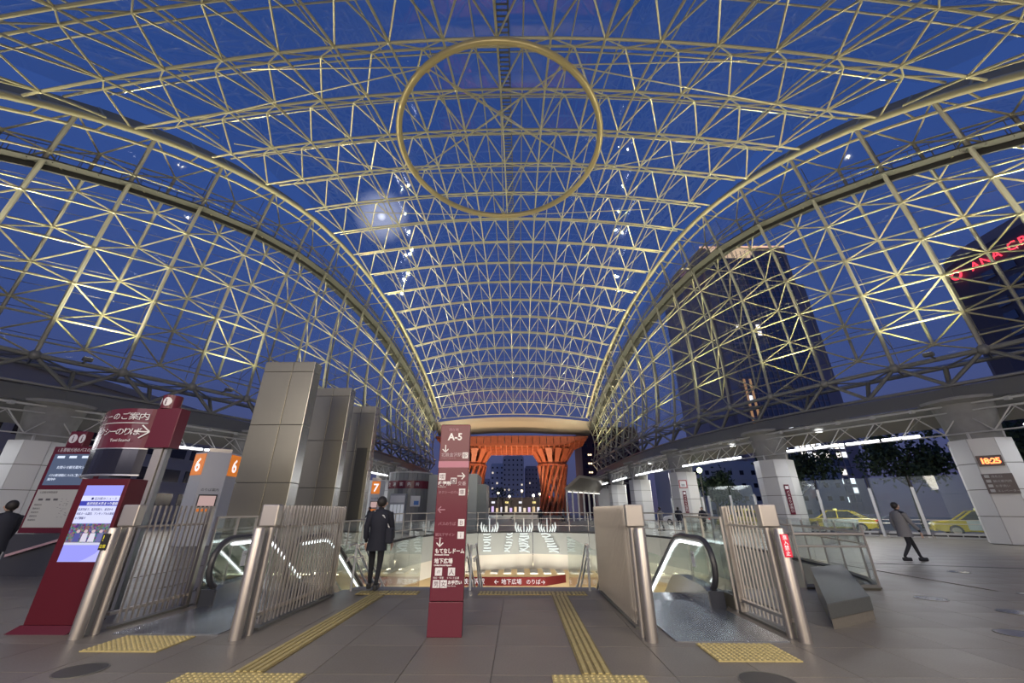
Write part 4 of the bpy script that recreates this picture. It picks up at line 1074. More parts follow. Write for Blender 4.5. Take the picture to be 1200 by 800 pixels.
for i in range(4): MB().box(-.66+.3*i, -.42+.3*i, -.32, -.3, .5, 1.9).build('slot', mat('vending_light', (.6,.6,.6), .4, emit=(.8,.85,.9), es=.25), vm)
MB().box(-.7, .5, -.33, -.3, 2.05, 2.6).build('header', WHITE, vm)
ps = thing('wall_poster', 'small white and blue poster on the round grey building', 'poster', (-8.9, 36.28, 1.75), math.radians(30))
MB().box(-.42, .42, -.02, .0, 0, .85).build('sheet', WHITE, ps); MB().box(-.12, .3, -.025, -.02, .12, .45).build('blue_print', mat('print_blue', (.1, .25, .6), .5), ps)
b2 = thing('service_kiosk_box', 'pale grey box building right of the pillar sign beyond the well', 'building', (-3.5, 35.2, 0))
MB().box(-1.6, .0, 0, 4, 0, 4.3).build('core', CB2, b2)
for k in range(2):
    for zi in range(3): MB().box(-1.6+.8*k, -.8+.8*k-.02, -.03, 0, 1.45*zi, 1.45*zi+1.42).build('wall_panel', CB2, b2)
MB().box(.0, .75, .35, 4, 0, 3.5).build('side_block', mat('side_block', (.22,.24,.23), .5), b2)

# ------------------------------------------------------------------ signs on the white columns
c1P, c1v = min(COLS['right'], key=lambda c: (c[0].x-23.4)**2+(c[0].y-20.2)**2)
c2P, c2v = min(COLS['right'], key=lambda c: (c[0].x-17.4)**2+(c[0].y-29)**2)
c3P, c3v = min(COLS['right'], key=lambda c: (c[0].x-14.8)**2+(c[0].y-39)**2)
def facing(P, v):                              # index of the face that looks most towards the camera
    hexa = [(1.18, .47), (.62, 1.1), (-.62, 1.1), (-1.18, .47), (-1.18, -.47), (-.62, -1.1), (.62, -1.1), (1.18, -.47)]
    ang = math.atan2(v.y, v.x); ca, sa = math.cos(ang), math.sin(ang); best = []
    for k in range(8):
        (x0, y0), (x1, y1) = hexa[k], hexa[(k+1) % 8]; ed = Vector(((x1-x0)*ca-(y1-y0)*sa, (x1-x0)*sa+(y1-y0)*ca, 0)); nn = Vector((ed.y, -ed.x, 0)).normalized()
        mx, my = (x0+x1)/2, (y0+y1)/2; n = Vector((mx*ca-my*sa, mx*sa+my*ca, 0))
        if nn.dot(n) < 0: nn = -nn
        best.append((nn.dot(Vector((-P.x, -P.y, 0)).normalized()), k))
    return [k for _, k in sorted(best, reverse=True)]
def face_thing(P, v, k, name, label, cat):
    hexa = [(1.18, .47), (.62, 1.1), (-.62, 1.1), (-1.18, .47), (-1.18, -.47), (-.62, -1.1), (.62, -1.1), (1.18, -.47)]
    ang = math.atan2(v.y, v.x); ca, sa = math.cos(ang), math.sin(ang)
    (x0, y0), (x1, y1) = hexa[k], hexa[(k+1) % 8]; ed = Vector(((x1-x0)*ca-(y1-y0)*sa, (x1-x0)*sa+(y1-y0)*ca, 0)); nn = Vector((ed.y, -ed.x, 0)).normalized()
    mx, my = (x0+x1)/2, (y0+y1)/2; n = Vector((mx*ca-my*sa, mx*sa+my*ca, 0))
    if nn.dot(n) < 0: nn = -nn
    return thing(name, label, cat, Vector((P.x, P.y, 0))+n+nn*.015, math.atan2(nn.y, nn.x)+PI/2)
kk = facing(c1P, c1v); DK = next(k for k in kk[:3])
ck = face_thing(c1P, c1v, kk[0], 'led_clock', 'glowing red digital clock on the nearest right column', 'clock')
MB().box(-.42, .42, -.05, 0, 3.45, 3.95).build('case', mat('clock_case', (.05,.02,.02), .4), ck)
for ch, dx in zip('18:25', (-.26, -.115, 0, .115, .26)): text(ch, .36, glow('clock_red', (1.0, .16, .05), 5.0), ck, (dx, -.055, 3.57), align='CENTER', bold=.012)
dr_ = face_thing(c1P, c1v, kk[0], 'directory_plate', 'dark directory plate with four white lines under the clock', 'sign')
MB().box(-.5, .5, -.03, 0, 2.2, 3.1).build('plate', mat('dark_plate', (.05, .03, .035), .4), dr_)
for i, s in enumerate(('改札口', '観光案内所', 'お手洗い', 'エレベーター')):
    MB().box(-.42, -.26, -.036, -.03, 2.92-.215*i, 3.05-.215*i).build('pictogram', mat('grey_pict', (.4,.4,.4), .5), dr_); text(s, .12, mat('grey_pict', (.4,.4,.4), .5), dr_, (-.2, -.034, 2.93-.215*i))
for P, v, lab in ((c2P, c2v, 'narrow maroon direction sign on the second right column'), (c3P, c3v, 'maroon sign strip on the third right column under a framed poster')):
    kk = facing(P, v); d = face_thing(P, v, kk[0], 'column_sign', lab, 'sign')
    MB().box(-.15, .15, -.03, 0, 1.2, 3.1).build('plate', SIGN, d); MB().box(-.10, .10, -.034, -.03, 2.8, 3.0).build('pictogram', PICT, d)
    for i, ch in enumerate('バスのりば西口'): text(ch, .19, WTXT, d, (0, -.034, 2.55-.2*i), align='CENTER')
kk = facing(c3P, c3v); pf = face_thing(c3P, c3v, kk[0], 'framed_poster', 'square poster in a red frame on the third right column', 'poster')
MB().box(-.35, .35, -.04, 0, 3.35, 4.05).build('frame', mat('frame_red', (.35,.04,.05), .4), pf); MB().box(-.27, .27, -.046, -.04, 3.43, 3.97).build('sheet', WHITE, pf); MB().box(-.15, .15, -.05, -.046, 3.5, 3.7).build('print', mat('grey_pict', (.4,.4,.4), .5), pf)

# ------------------------------------------------------------------ taxi rank: wind screens, kerb, cabs
SCR = [(20.2, 29.5), (22.0, 27.2), (23.1, 25.6), (24.7, 23.9), (26.2, 22.0), (27.8, 19.8)]
SCR = [(18.7, 31.4), (20.4, 29.0), (22.3, 27.0), (23.6, 25.5), (25.6, 24.0), (27.6, 21.9)]
for i in range(len(SCR)-1):
    (xa, ya), (xb, yb) = SCR[i], SCR[i+1]; L_ = math.hypot(xb-xa, yb-ya); rz = math.atan2(yb-ya, xb-xa)
    t = thing('wind_screen', 'tall glass wind screen bay before the taxi rank, %s' % ('farthest, at the second column', 'second from the far end', 'middle bay with the cab behind it', 'bay left of the nearest column', 'bay behind the nearest column')[i], 'glass screen', (xa, ya, 0), rz, None)
    MB().box(.09, L_-.10, -.01, .01, .35, 3.35).build('glass_panel', FRITGLASS, t)
    MB().box(-.07, .07, -.07, .07, 0, 2.75).build('post', mat('post_white', (.60,.60,.60), .4), t); MB().box(-.03, .03, -.04, .04, 2.75, 3.4).build('clip', BLACK, t)
    for z in (.75, .95): MB().tube([(.09, -.12, z), (L_-.12, -.12, z)], .022, 6).build('rail', INOX, t)
    MB().box(.26, L_-.26, -.15, .15, 0, .28).build('kerb', mat('kerb_white', (.45,.45,.45), .5), t)
    for k in range(4): MB().box(L_*(.06+.24*k), L_*(.06+.24*k)+.55, -.16, -.14, .10, .18).build('kerb_slot', BLACK, t)
for (xa, ya), (xb, yb), lab in (((15.8, 44), (17.4, 40.4), 'farther glass wind screen left of the third column'), ((16.3, 36.5), (18.6, 33.6), 'farther glass wind screen between second and third columns')):
    L_ = math.hypot(xb-xa, yb-ya); rz = math.atan2(yb-ya, xb-xa)
    t = thing('wind_screen', lab, 'glass screen', (xa, ya, 0), rz)
    for i in range(2):
        MB().box(L_*i/2+.05, L_*(i+1)/2-.05, -.01, .01, .35, 3.3).build('glass_panel', FRITGLASS, t); MB().box(L_*i/2-.07, L_*i/2+.07, -.07, .07, 0, 2.6).build('post', mat('post_white', (.60,.60,.60), .4), t)
    MB().box(L_-.07, L_+.07, -.07, .07, 0, 2.6).build('post', mat('post_white', (.6,.6,.6), .4), t)

def car(x, y, rz, label, body, lower=None, taxi=True):
    t = thing('taxi' if taxi else 'car', label, 'car', (x, y, 0), rz)
    bm_ = mat('car_'+str(body), body, .25, .1, coat=.6)
    lm = mat('car_'+str(lower), lower, .3, .1, coat=.5) if lower else bm_
    W_ = .86
    prof = [(-2.3, .38), (-2.32, .62), (-2.2, .82), (-1.25, .93), (1.3, .95), (2.05, .92), (2.22, .75), (2.22, .40), (1.9, .26), (-1.95, .26)]
    def side(w, pts): return [(px, -w, pz) for px, pz in pts]
    m = MB(); n = len(prof); k = len(m.v)
    rings = [(-W_, .94), (-W_+.05, 1.0), (W_-.05, 1.0), (W_, .94)]
    for yy, sc in rings: m.v += [(px*(.985 if sc < 1 else 1), yy, .55+(pz-.55)*sc) for px, pz in prof]
    for r in range(3):
        for i in range(n): m.f.append((k+r*n+i, k+r*n+(i+1) % n, k+(r+1)*n+(i+1) % n, k+(r+1)*n+i))
    m.f.append(tuple(k+i for i in reversed(range(n)))); m.f.append(tuple(k+3*n+i for i in range(n)))
    m.build('body', bm_, t, True, .03)
    if lower: 
        for s_ in (-1, 1): MB().box(-.85, 1.25, s_*W_-.012, s_*W_+.012, .36, .90).build('door_panel', lm, t, bevel=.01)
    cab = [(-1.15, .92), (-.45, 1.44), (.75, 1.46), (1.55, .94)]
    m = MB()
    for s_ in (0,):
        lo = [(px, -W_+.06, pz) for px, pz in (cab[0], cab[3])]; 
    P = [(-1.15, -W_+.04, .92), (1.6, -W_+.04, .93), (1.6, W_-.04, .93), (-1.15, W_-.04, .92), (-.45, -.62, 1.42), (.8, -.62, 1.43), (.8, .62, 1.43), (-.45, .62, 1.42)]
    m.v = P; m.f = [(0,1,5,4), (1,2,6,5), (2,3,7,6), (3,0,4,7), (4,5,6,7)]
    m.build('windows', mat('car_glass', (.02, .025, .03), .08, .2), t)
    m = MB().box(-.5, .85, -.63, .63, 1.40, 1.46); m.build('roof', bm_, t, bevel=.03)
    for (a, b_) in ((0, 4), (1, 5), (2, 6), (3, 7)): MB().beam(P[a], P[b_], .07, .07).build('pillar', bm_, t)
    for s_ in (-1, 1): MB().beam((.12, s_*(W_-.05), .93), (.10, s_*.63, 1.42), .06, .05).build('pillar', bm_, t)
    for px in (-1.4, 1.35):
        for s_ in (-1, 1):
            w_ = MB(); prof_ = [(.31, -.1), (.32, -.04), (.32, .04), (.31, .1)]
            w_.lathe(prof_, 20); w_.v = [(px+a, s_*(W_-.06)+c_, .32+b_) for a, b_, c_ in w_.v]; wo_ = w_.build('wheel', BLACK, t, True)
            h_ = MB(); h_.lathe([(.20, -.115), (.20, .115)], 14); h_.v = [(px+a, s_*(W_-.06)+c_, .32+b_) for a, b_, c_ in h_.v]; h_.build('hub_cap', INOX, wo_, True)
    for s_ in (-1, 1):
        MB().box(-2.33, -2.15, s_*.62-.16, s_*.62+.16, .60, .74).build('headlight', mat('headlight', (.8,.8,.75), .2, emit=(1,1,.9), es=.6), t, bevel=.03)
        MB().box(2.08, 2.235, s_*.66-.14, s_*.66+.14, .62, .84).build('tail_light', mat('tail_light', (.6,.02,.02), .3, emit=(1,.05,.05), es=.5), t, bevel=.02)
    MB().box(-2.36, -2.2, -.8, .8, .28, .46).build('bumper', bm_, t, bevel=.04); MB().box(2.1, 2.26, -.8, .8, .30, .48).build('bumper', bm_, t, bevel=.04)
    if taxi: MB().box(-.15, .05, -.22, .22, 1.46, 1.58).build('roof_lamp', mat('roof_lamp', (.8,.75,.3), .4, emit=(1,.9,.4), es=.6), t, bevel=.03)
YC = (.78, .58, .02); WC = (.70, .72, .72)
dz = -.55
car(28.2, 26.7, -.62, 'yellow taxi with white doors behind the glass screen, nose left', YC, WC)
car(23.9, 32.6, -.80, 'yellow and white taxi behind the screens, tail lamp glowing', YC, WC)
car(19.6, 37.2, -.9, 'yellow taxi partly hidden behind the second right column', YC, YC)
car(17.0, 44.0, -1.1, 'white car with red rear passing beyond the third right column', (.65, .65, .65), (.65, .65, .65), False)
# ------------------------------------------------------------------ people
SKIN = mat('skin', (.55, .36, .27), .6); HAIR = mat('dark_hair', (.02, .017, .015), .6)
def skinned(name, verts, edges, rad, m, parent, sub=1):
    me = bpy.data.meshes.new(name); me.from_pydata([tuple(v) for v in verts], edges, []); me.materials.append(m)
    o = bpy.data.objects.new(name, me); COL.objects.link(o)
    if parent is not None: o.parent = parent
    sk = o.modifiers.new('skin', 'SKIN'); sk.use_smooth_shade = True
    if not me.skin_vertices: me.attributes  # layer is made by the modifier
    bm = bmesh.new(); bm.from_mesh(me); ly = bm.verts.layers.skin.verify()
    for i, v in enumerate(bm.verts):
        r = rad[i]; v[ly].radius = r if isinstance(r, tuple) else (r, r); v[ly].use_root = (i == 0)
    bm.to_mesh(me); bm.free()
    if sub: s = o.modifiers.new('sub', 'SUBSURF'); s.levels = sub; s.render_levels = sub
    return o
def person(x, y, rz, label, coat, legs, H=1.7, stride=.25, hair=HAIR, bag=None, group=None, detail=True, hat=False, sit=False, armswing=.18):
    t = thing('person', label, 'person', (x, y, 0), rz, group); k = H/1.7
    S = stride
    V = [(0,0,.93),(0,.0,1.08),(0,.01,1.26),(0,0,1.40),(0,-.005,1.48),(0,.01,1.56),(0,.015,1.66),
         (-.10,S*.25,.88),(-.10,S*.65+.03,.48),(-.10,S,.10),(-.10,S+.14,.045),
         (.10,-S*.2,.88),(.10,-S*.35+.06,.48),(.10,-S*1.0,.11 if S < .1 else .14),(.10,-S+.14,.05),
         (-.19,0,1.40),(-.24,-armswing*.4,1.14),(-.24,-armswing*.6+.10,.92),(-.235,-armswing*.6+.14,.84),
         (.19,0,1.40),(.24,armswing*.5,1.14),(.24,armswing+.08,.92),(.235,armswing+.12,.84)]
    E = [(0,1),(1,2),(2,3),(3,4),(4,5),(5,6),(0,7),(7,8),(8,9),(9,10),(0,11),(11,12),(12,13),(13,14),(3,15),(15,16),(16,17),(17,18),(3,19),(19,20),(20,21),(21,22)]
    Rr = [(.15,.11),(.145,.105),(.165,.11),(.11,.09),.052,(.075,.085),(.07,.085),.09,.062,.043,.04,.09,.062,.043,.04,.065,.048,.038,.034,.065,.048,.038,.034]
    V = [Vector(v)*k for v in V]; Rr = [tuple(c*k for c in r) if isinstance(r, tuple) else r*k for r in Rr]
    skinned('body', V, E, Rr, legs, t, 1)
    # head with face, on the neck
    hd = MB().ball((0, .015*k, 1.60*k), .098*k, 12, 8, 1.18); hd.build('head', SKIN, t, True)
    hr = MB()
    hr.ball((0, -.012*k, 1.625*k), .105*k, 12, 8, 1.08); hr.build('hair', hair, t, True)
    if detail:
        MB().ball((0, .112*k, 1.585*k), .016*k, 6, 4, 1.4).build('nose', SKIN, t, True)
        for s_ in (-1, 1):
            MB().ball((s_*.035*k, .103*k, 1.612*k), .011*k, 6, 4).build('eye', BLACK, t, True); MB().ball((s_*.1*k, .01*k, 1.59*k), .022*k, 6, 4, 1.4).build('ear', SKIN, t, True)
        MB().box(-.025*k, .025*k, .098*k, .112*k, 1.545*k, 1.552*k).build('mouth', mat('lip', (.3,.12,.1), .6), t)
        for s_, base in ((-1, V[18]), (1, V[22])):
            hv = [base, base+Vector((0, .01, -.06)), base+Vector((0, .02, -.09))]; ed = [(0, 1), (1, 2)]; rr = [(.032, .02), (.036, .02), (.03, .017)]
            for f_ in range(4):
                b0 = len(hv); off = -.024+.016*f_; ln_ = (.07, .08, .077, .06)[f_]
                hv += [base+Vector((off*.3, .02+off, -.10)), base+Vector((-s_*.008, .03+off, -.10-ln_*.55)), base+Vector((-s_*.018, .034+off, -.10-ln_))]; ed += [(2, b0), (b0, b0+1), (b0+1, b0+2)]; rr += [.0095, .0085, .007]
            b0 = len(hv); hv += [base+Vector((-s_*.01, .045, -.05)), base+Vector((-s_*.016, .058, -.085))]; ed += [(1, b0), (b0, b0+1)]; rr += [.011, .009]
            skinned('hand', hv, ed, rr, SKIN, t, 1)
    # coat
    cl = MB(); cp = []
    for z, rx, ry, dy in ((.70, .20, .17, .0), (.92, .185, .145, 0), (1.10, .175, .13, 0), (1.28, .20, .14, 0), (1.40, .185, .12, 0), (1.47, .085, .08, 0)):
        cp.append([(rx*1.05*k*math.cos(2*PI*j/18), ry*1.1*k*math.sin(2*PI*j/18)+dy, z*k) for j in range(18)])
    for r in cp: cl.v += r
    for i in range(len(cp)-1):
        for j in range(18): cl.f.append((i*18+j, i*18+(j+1) % 18, (i+1)*18+(j+1) % 18, (i+1)*18+j))
    cl.f.append(tuple(reversed(range(18))))
    cl.build('coat', coat, t, True)
    for A in ((15, 16, 17), (19, 20, 21)):
        MB().tube([V[i] for i in A], [.078*k, .062*k, .052*k], 10).build('sleeve', coat, t, True)
    for A in (9, 13):
        p = V[A]; q = MB().box(p.x-.045, p.x+.045, p.y-.07, p.y+.19, 0 if A == 9 else .02, p.z-.0 if p.z < .12 else .12); q.build('shoe', BLACK, t, False, .025)
    if bag: MB().box(.16, .30, -.1, .16, .82*k, 1.12*k).build('bag', bag, t, bevel=.03); 
    if bag: MB().tube([(.22, 0, 1.1*k), (.1, -.13, 1.35*k), (-.12, -.05, 1.44*k)], .014, 6).build('strap', WHITE, t)
    return t
NAVY = mat('navy_coat', (.018, .02, .032), .8); DARKT = mat('dark_trousers', (.016, .017, .022), .8); GREYC = mat('grey_coat', (.20, .20, .205), .85); PALE = mat('pale_coat', (.42, .41, .40), .85)
pw_ = person(-2.95, 9.12, 0.08, 'person in a long dark coat walking away to the stair head', NAVY, DARKT, 1.71, .16, bag=NAVY)
pw_.location.z = .024
person(12.5, 14.35, -PI/2, 'person in grey coat striding right across the right paving', GREYC, DARKT, 1.7, .34)
person(-11.05, 9.1, 1.2, 'person in dark clothes at the left picture edge by the board', NAVY, DARKT, 1.66, .12)
PP = [(11.0, 33.6, .4, GREYC, 'person in grey coat behind the railing left of the third column'), (13.4, 36.2, -.5, NAVY, 'person in navy coat close to the foot of the third column'), (14.6, 34.3, 2.2, NAVY, 'person in navy coat right of the third column'),
      (9.4, 44, 0, NAVY, 'person in dark coat waiting leftmost by the far right columns'), (10.0, 45.2, 1, PALE, 'person in pale coat waiting by the far right columns'), (10.7, 44.4, .5, GREYC, 'person in grey coat beside the one in pale coat far right'), (11.3, 45.6, -1, NAVY, 'rightmost of the dark coated people by the far columns'),
      (-11.6, 33.0, 2, NAVY, 'person in dark coat by the number 7 bus stop post'), (2.6, 52, 0, NAVY, 'person in dark coat far off beneath the timber gate'), (6.2, 60, 1.5, GREYC, 'person in grey coat near the right drum pillar')]
for x, y, r_, c_, l_ in PP: person(x, y, r_, l_, c_, DARKT, 1.68, .14, detail=False)

# ------------------------------------------------------------------ trees and lamps outside
LEAF = mat('dark_leaves', (.028, .05, .026), .8); BARK = mat('bark', (.04, .032, .026), .9)
def tree(x, y, h, r, label, n=900, leaf=LEAF):
    t = thing('tree', label, 'tree', (x, y, 0)); rr = random.Random(int(x*7+y))
    MB().tube([(0,0,0), (.1,0,h*.35), (0,.1,h*.7)], [.22, .16, .06], 8).build('trunk', BARK, t, True)
    b_ = MB()
    for i in range(7): a = i*.9; b_.tube([(0,0,h*(.3+.05*i)), (r*.6*math.cos(a), r*.6*math.sin(a), h*(.5+.05*i))], [.07, .02], 5)
    b_.build('branches', BARK, t, True)
    m = MB(); cl_ = [(rr.gauss(0, r*.45), rr.gauss(0, r*.45), h*.68+rr.gauss(0, h*.14)) for _ in range(16)]
    for _ in range(n):
        c_ = rr.choice(cl_); p = Vector((c_[0]+rr.gauss(0, r*.2), c_[1]+rr.gauss(0, r*.2), c_[2]+rr.gauss(0, h*.07)))
        u = Vector((rr.gauss(0,1), rr.gauss(0,1), rr.gauss(0,1))).normalized()*.22; w_ = u.cross(Vector((rr.gauss(0,1), rr.gauss(0,1), rr.gauss(0,1)))).normalized()*.12
        m.quad(p-u, p+w_, p+u, p-w_)
    stuff(m.build('leaves', leaf, t))
for i, (x, y, h, r) in enumerate(((35.5, 38.5, 8.5, 3.0), (42.5, 33.5, 9.5, 3.4), (50.5, 28, 9, 3.4), (29.5, 45, 8, 2.8), (24.5, 53, 5.5, 2.4))):
    tree(x, y, h, r, 'dark leafy tree behind the taxi rank, %s' % ('centre of the row', 'right of the centre one', 'rightmost of the row', 'left of the centre one', 'smallest, left of the second column')[i], 3200)
for i, (x, y, h, r) in enumerate(((-4.5, 118, 8, 3), (12.5, 122, 9, 3.4), (22, 104, 8, 2.6))):
    tree(x, y, h, r, 'dark street tree beyond the gate, %s' % ('left of the opening', 'at the right drum pillar', 'outside the right drum pillar')[i], 500)
def street_lamp(x, y, h, label, col, s, r=.16):
    t = thing('street_lamp', label, 'street lamp', (x, y, 0))
    MB().tube([(0,0,0), (0,0,h)], .05, 6).build('pole', STEEL_D, t); MB().ball((0,0,h), r, 10, 6).build('globe', glow('lamp_'+str(col)+str(s), col, s), t, True)
street_lamp(20.5, 47, 5.6, 'bright greenish street lamp right of the third column', (.85, 1, .45), 14, .28)
street_lamp(31, 52, 6.2, 'small warm street lamp farther right of the third column', (1, .8, .5), 6, .14)
for i, (x, y, z, c_) in enumerate(((-6.3, 130, 6.2, (1,.85,.6)), (-2.8, 128, 5.2, (1,.9,.75)), (1.0, 134, 7.0, (1,.75,.4)), (4.4, 126, 5.4, (1,.9,.8)), (6.6, 132, 6.0, (1,.7,.4)), (-9.5, 126, 5.0, (.9,.95,1)), (9.6, 128, 5.6, (1,.85,.6)))):
    lamp('street_lamp_light', 'POINT', (x, y-1, z+.3), 800, c_, None, .4)
    street_lamp(x, y, z, 'street lamp glowing beyond the gate, number %s from the left' % ('two', 'three', 'four', 'five', 'six', 'one', 'seven')[i], c_, 9, .34)
tl_ = thing('traffic_light', 'red traffic light glowing beyond the gate', 'traffic light', (8.0, 118, 0))
MB().tube([(0,0,0), (0,0,6)], .08, 6).build('pole', STEEL_D, tl_); MB().box(-.9, .9, -.2, .2, 4.5, 5.2).build('housing', STEEL_D, tl_); MB().lathe([(.3, 0), (.3, .1)], 12, (.5, -.3, 4.75)).build('red_lamp', glow('signal_red', (1, .03, .04), 14), tl_)
sh = thing('shop_front', 'low row of lit shop fronts across the road beyond the gate', 'building', (0, 140, 0))
MB().box(-14, 14, 0, 8, 0, 5.2).build('walls', mat('shop_wall', (.06,.05,.055), .8), sh)
rr = random.Random(9)
for i in range(18):
    x = -13.5+1.5*i; MB().box(x, x+.8, -.1, 0, .8, 2.0+rr.random()*.6).build('lit_window', glow('shop%d' % (i % 4), ((1,.75,.45), (.95,.9,1), (1,.85,.65), (.8,.6,1))[i % 4], .9), sh)
    if i % 3 == 0: MB().box(x, x+1.1, -.15, 0, 3.4, 4.0).build('lit_sign', glow('shopsign%d' % (i % 2), ((1,.8,.3), (.9,.9,1))[i % 2], 1.1), sh)

# ------------------------------------------------------------------ city buildings
def block_building(name, label, x, y, w, d, h, m, rows, cols, lit, seed, rz=0, wc=(1,.88,.7), frame=True, winw=.34, winh=.34, dark=None, es=.9):
    t = thing(name, label, 'building', (x, y, 0), rz)
    MB().box(0, w, 0, d, 0, h).build('walls', m, t)
    rr = random.Random(seed); dk = MB(); dm = dark or mat('dark_window', (.02,.022,.035), .15, .2)
    cw, rh = w/cols, h/rows
    for r in range(rows):
        for c_ in range(cols):
            x0, z0 = c_*cw+cw*(1-winw)/2, r*rh+rh*(1-winh)/2
            if rr.random() < lit: MB().box(x0, x0+cw*winw, -.06, .02, z0, z0+rh*winh).build('lit_window', glow('win'+str(wc), wc, es), t)
            else: dk.box(x0, x0+cw*winw, -.04, .02, z0, z0+rh*winh)
    if dk.v: stuff(dk.build('dark_windows', dm, t))
    fl = MB()
    for r in range(1, rows): fl.box(-.05, w+.05, -.10, 0, r*rh-.12, r*rh+.06)
    if frame: stuff(fl.build('floor_bands', m, t))
    MB().box(.5, w-.5, .5, d-.5, h, h+1.0).build('parapet', m, t)
    return t
G1 = mat('tower_grey', (.50, .50, .51), .7); G2 = mat('tower_pale', (.68, .67, .67), .7); G3 = mat('tower_brown', (.42, .36, .35), .7); G4 = mat('tower_red_brown', (.075, .03, .035), .8)
block_building('apartment_tower', 'pale slab tower with balconies framed by the gate', -15, 220, 12, 14, 23.5, G2, 9, 5, .04, 1)
block_building('apartment_tower', 'dark tower with balcony rows at the gate centre', -7.8, 202, 10.4, 14, 25.2, G1, 11, 5, .05, 2)
block_building('apartment_tower', 'brownish lower tower right of the gate centre', 3.4, 224, 7, 12, 22.5, G3, 10, 4, .06, 3)
block_building('apartment_tower', 'dark slim building close to the right drum pillar', 10.8, 228, 7, 12, 17, G1, 8, 4, .06, 4)
block_building('apartment_tower', 'low dark building left in the gate opening', -23.6, 225, 8, 12, 16, G1, 7, 5, .04, 5)
rb = block_building('office_block', 'dark red brown building beside the right end of the dome', 17.5, 112, 16, 14, 22, G4, 8, 7, .0, 6)
for z in (10.6, 12.9, 15.2):
    for x in (1.6, 2.2): MB().box(x, x+.4, -.1, .02, z, z+.4).build('lit_window', glow('winwarm', (1, .8, .5), 2.5), rb)
block_building('office_block', 'long low grey office building behind the right columns', 30, 78, 30, 14, 9, G1, 4, 14, .04, 8)
block_building('office_block', 'wide dark office block behind the taxi rank trees', 62, 42, 46, 14, 12.5, mat('night_block', (.05, .045, .055), .8), 4, 16, .0, 9)
# hotel tower with a lit crown seen through the right lattice wall
hw = mat('hotel_wall', (.32, .29, .30), .6); hgl = mat('hotel_glass', (.16, .19, .24), .25, .4)
ht = thing('hotel_tower', 'tall dark hotel tower with lit crown behind the right wall', 'building', (78, 160, 0))
MB().box(0, 12, 2, 26, 0, 108).build('left_wing', hw, ht); MB().box(11, 52, 0, 30, 0, 119).build('main_shaft', hw, ht); MB().box(51, 58, 3, 26, 0, 100).build('right_wing', hw, ht)
cols_, rows_ = 16, 34
pn = MB(); 
lit = {(r, c_) for r, c_ in ((12,1),(22,6),(21,6),(22,2))}
rr = random.Random(4)
for r in range(rows_):
    for c_ in range(cols_):
        x0 = 15+c_*2.2; z0 = 4+r*3.25
        if r < 9 and rr.random() < (.5 if 1 < r < 8 and c_ > 3 else .12) or (r, c_) in lit: MB().box(x0, x0+1.7, -.15, .05, z0, z0+1.9).build('lit_window', glow('hotelwin%d' % (c_ % 2), ((1,.93,.85), (.85,.9,1))[c_ % 2], 2.0), ht)
        else: pn.box(x0, x0+1.8, -.12, .05, z0, z0+2.5)
stuff(pn.build('window_panes', hgl, ht))
fn = MB()
for c_ in range(cols_+1): fn.box(14.55+c_*2.2, 14.85+c_*2.2, -.4, 0, 0, 117)
stuff(fn.build('facade_fins', hw, ht))
MB().extr([(20, -.3, 113), (34, -.3, 113), (38, -.3, 118.5), (14, -.3, 118.5)], (0, .3, 0)).build('lit_crown', glow('crown_light', (1, .72, .5), .75), ht)
MB().box(11, 52, -.5, 0, 119, 119.7).build('crown_line', glow('crown_line', (1, .6, .42), 1.1), ht)
for k in range(4): MB().box(1+k*2.6, 2.4+k*2.6, 1.9, 2.0, 108.2, 108.8).build('wing_line', glow('wing_line', (1, .8, .4), 1.3), ht)
MB().ball((3, 0, 104), .8, 10, 6).build('red_beacon', glow('beacon', (1, .1, .25), 5), ht); MB().ball((4, 0, 105), .6, 10, 6).build('white_beacon', glow('beaconw', (.9, .9, 1), 5), ht)
for x in (16.5, 19): MB().box(x, x+.9, -.6, -.4, 2, 52).build('lit_shaft', glow('lit_shaft', (1, .55, .3), .35), ht)
# hotel with a red roof sign, right edge
hs = thing('hotel_building', 'dark round cornered hotel with glowing red roof lettering', 'building', (112, 60, 0))
m = MB(); pl = [(0, -30), (30, -30), (30, 36), (9, 36), (5, 34), (2, 31), (.3, 26)]
m.prism(pl, 0, 60); m.build('walls', mat('hotel2_wall', (.14, .12, .125), .6), hs)
MB().prism([(x*.98+.4, y*.98) for x, y in pl], 60, 62.5).build('roof_edge', hw, hs)
wn = MB()
for r in range(14):
    for c_ in range(12): wn.box(-.06, .05, -26+4.2*c_, -23.6+4.2*c_, 5+3.6*r, 7+3.6*r)
stuff(wn.build('window_panes', hgl, hs))
RT = glow('red_letters', (1, .04, .07), 2.6)
yy_ = 23.6
for ch in 'ANA CROWNE PLAZA':
    if ch != ' ': text(ch, 2.9, RT, hs, (-.25, yy_, 55.3), (PI/2, 0, -PI/2), bold=.03)
    yy_ -= {' ': 1.0, 'W': 3.0, 'A': 2.15, 'N': 2.4, 'O': 2.5, 'C': 2.35, 'R': 2.1, 'E': 1.95, 'P': 2.1, 'L': 1.8, 'Z': 2.1}[ch]
MB().tube([(-.3, 27.0+1.05*math.cos(a), 56.3+1.05*math.sin(a)) for a in [2*PI*i/20 for i in range(20)]], .22, 6, closed=True).build('round_mark', RT, hs)
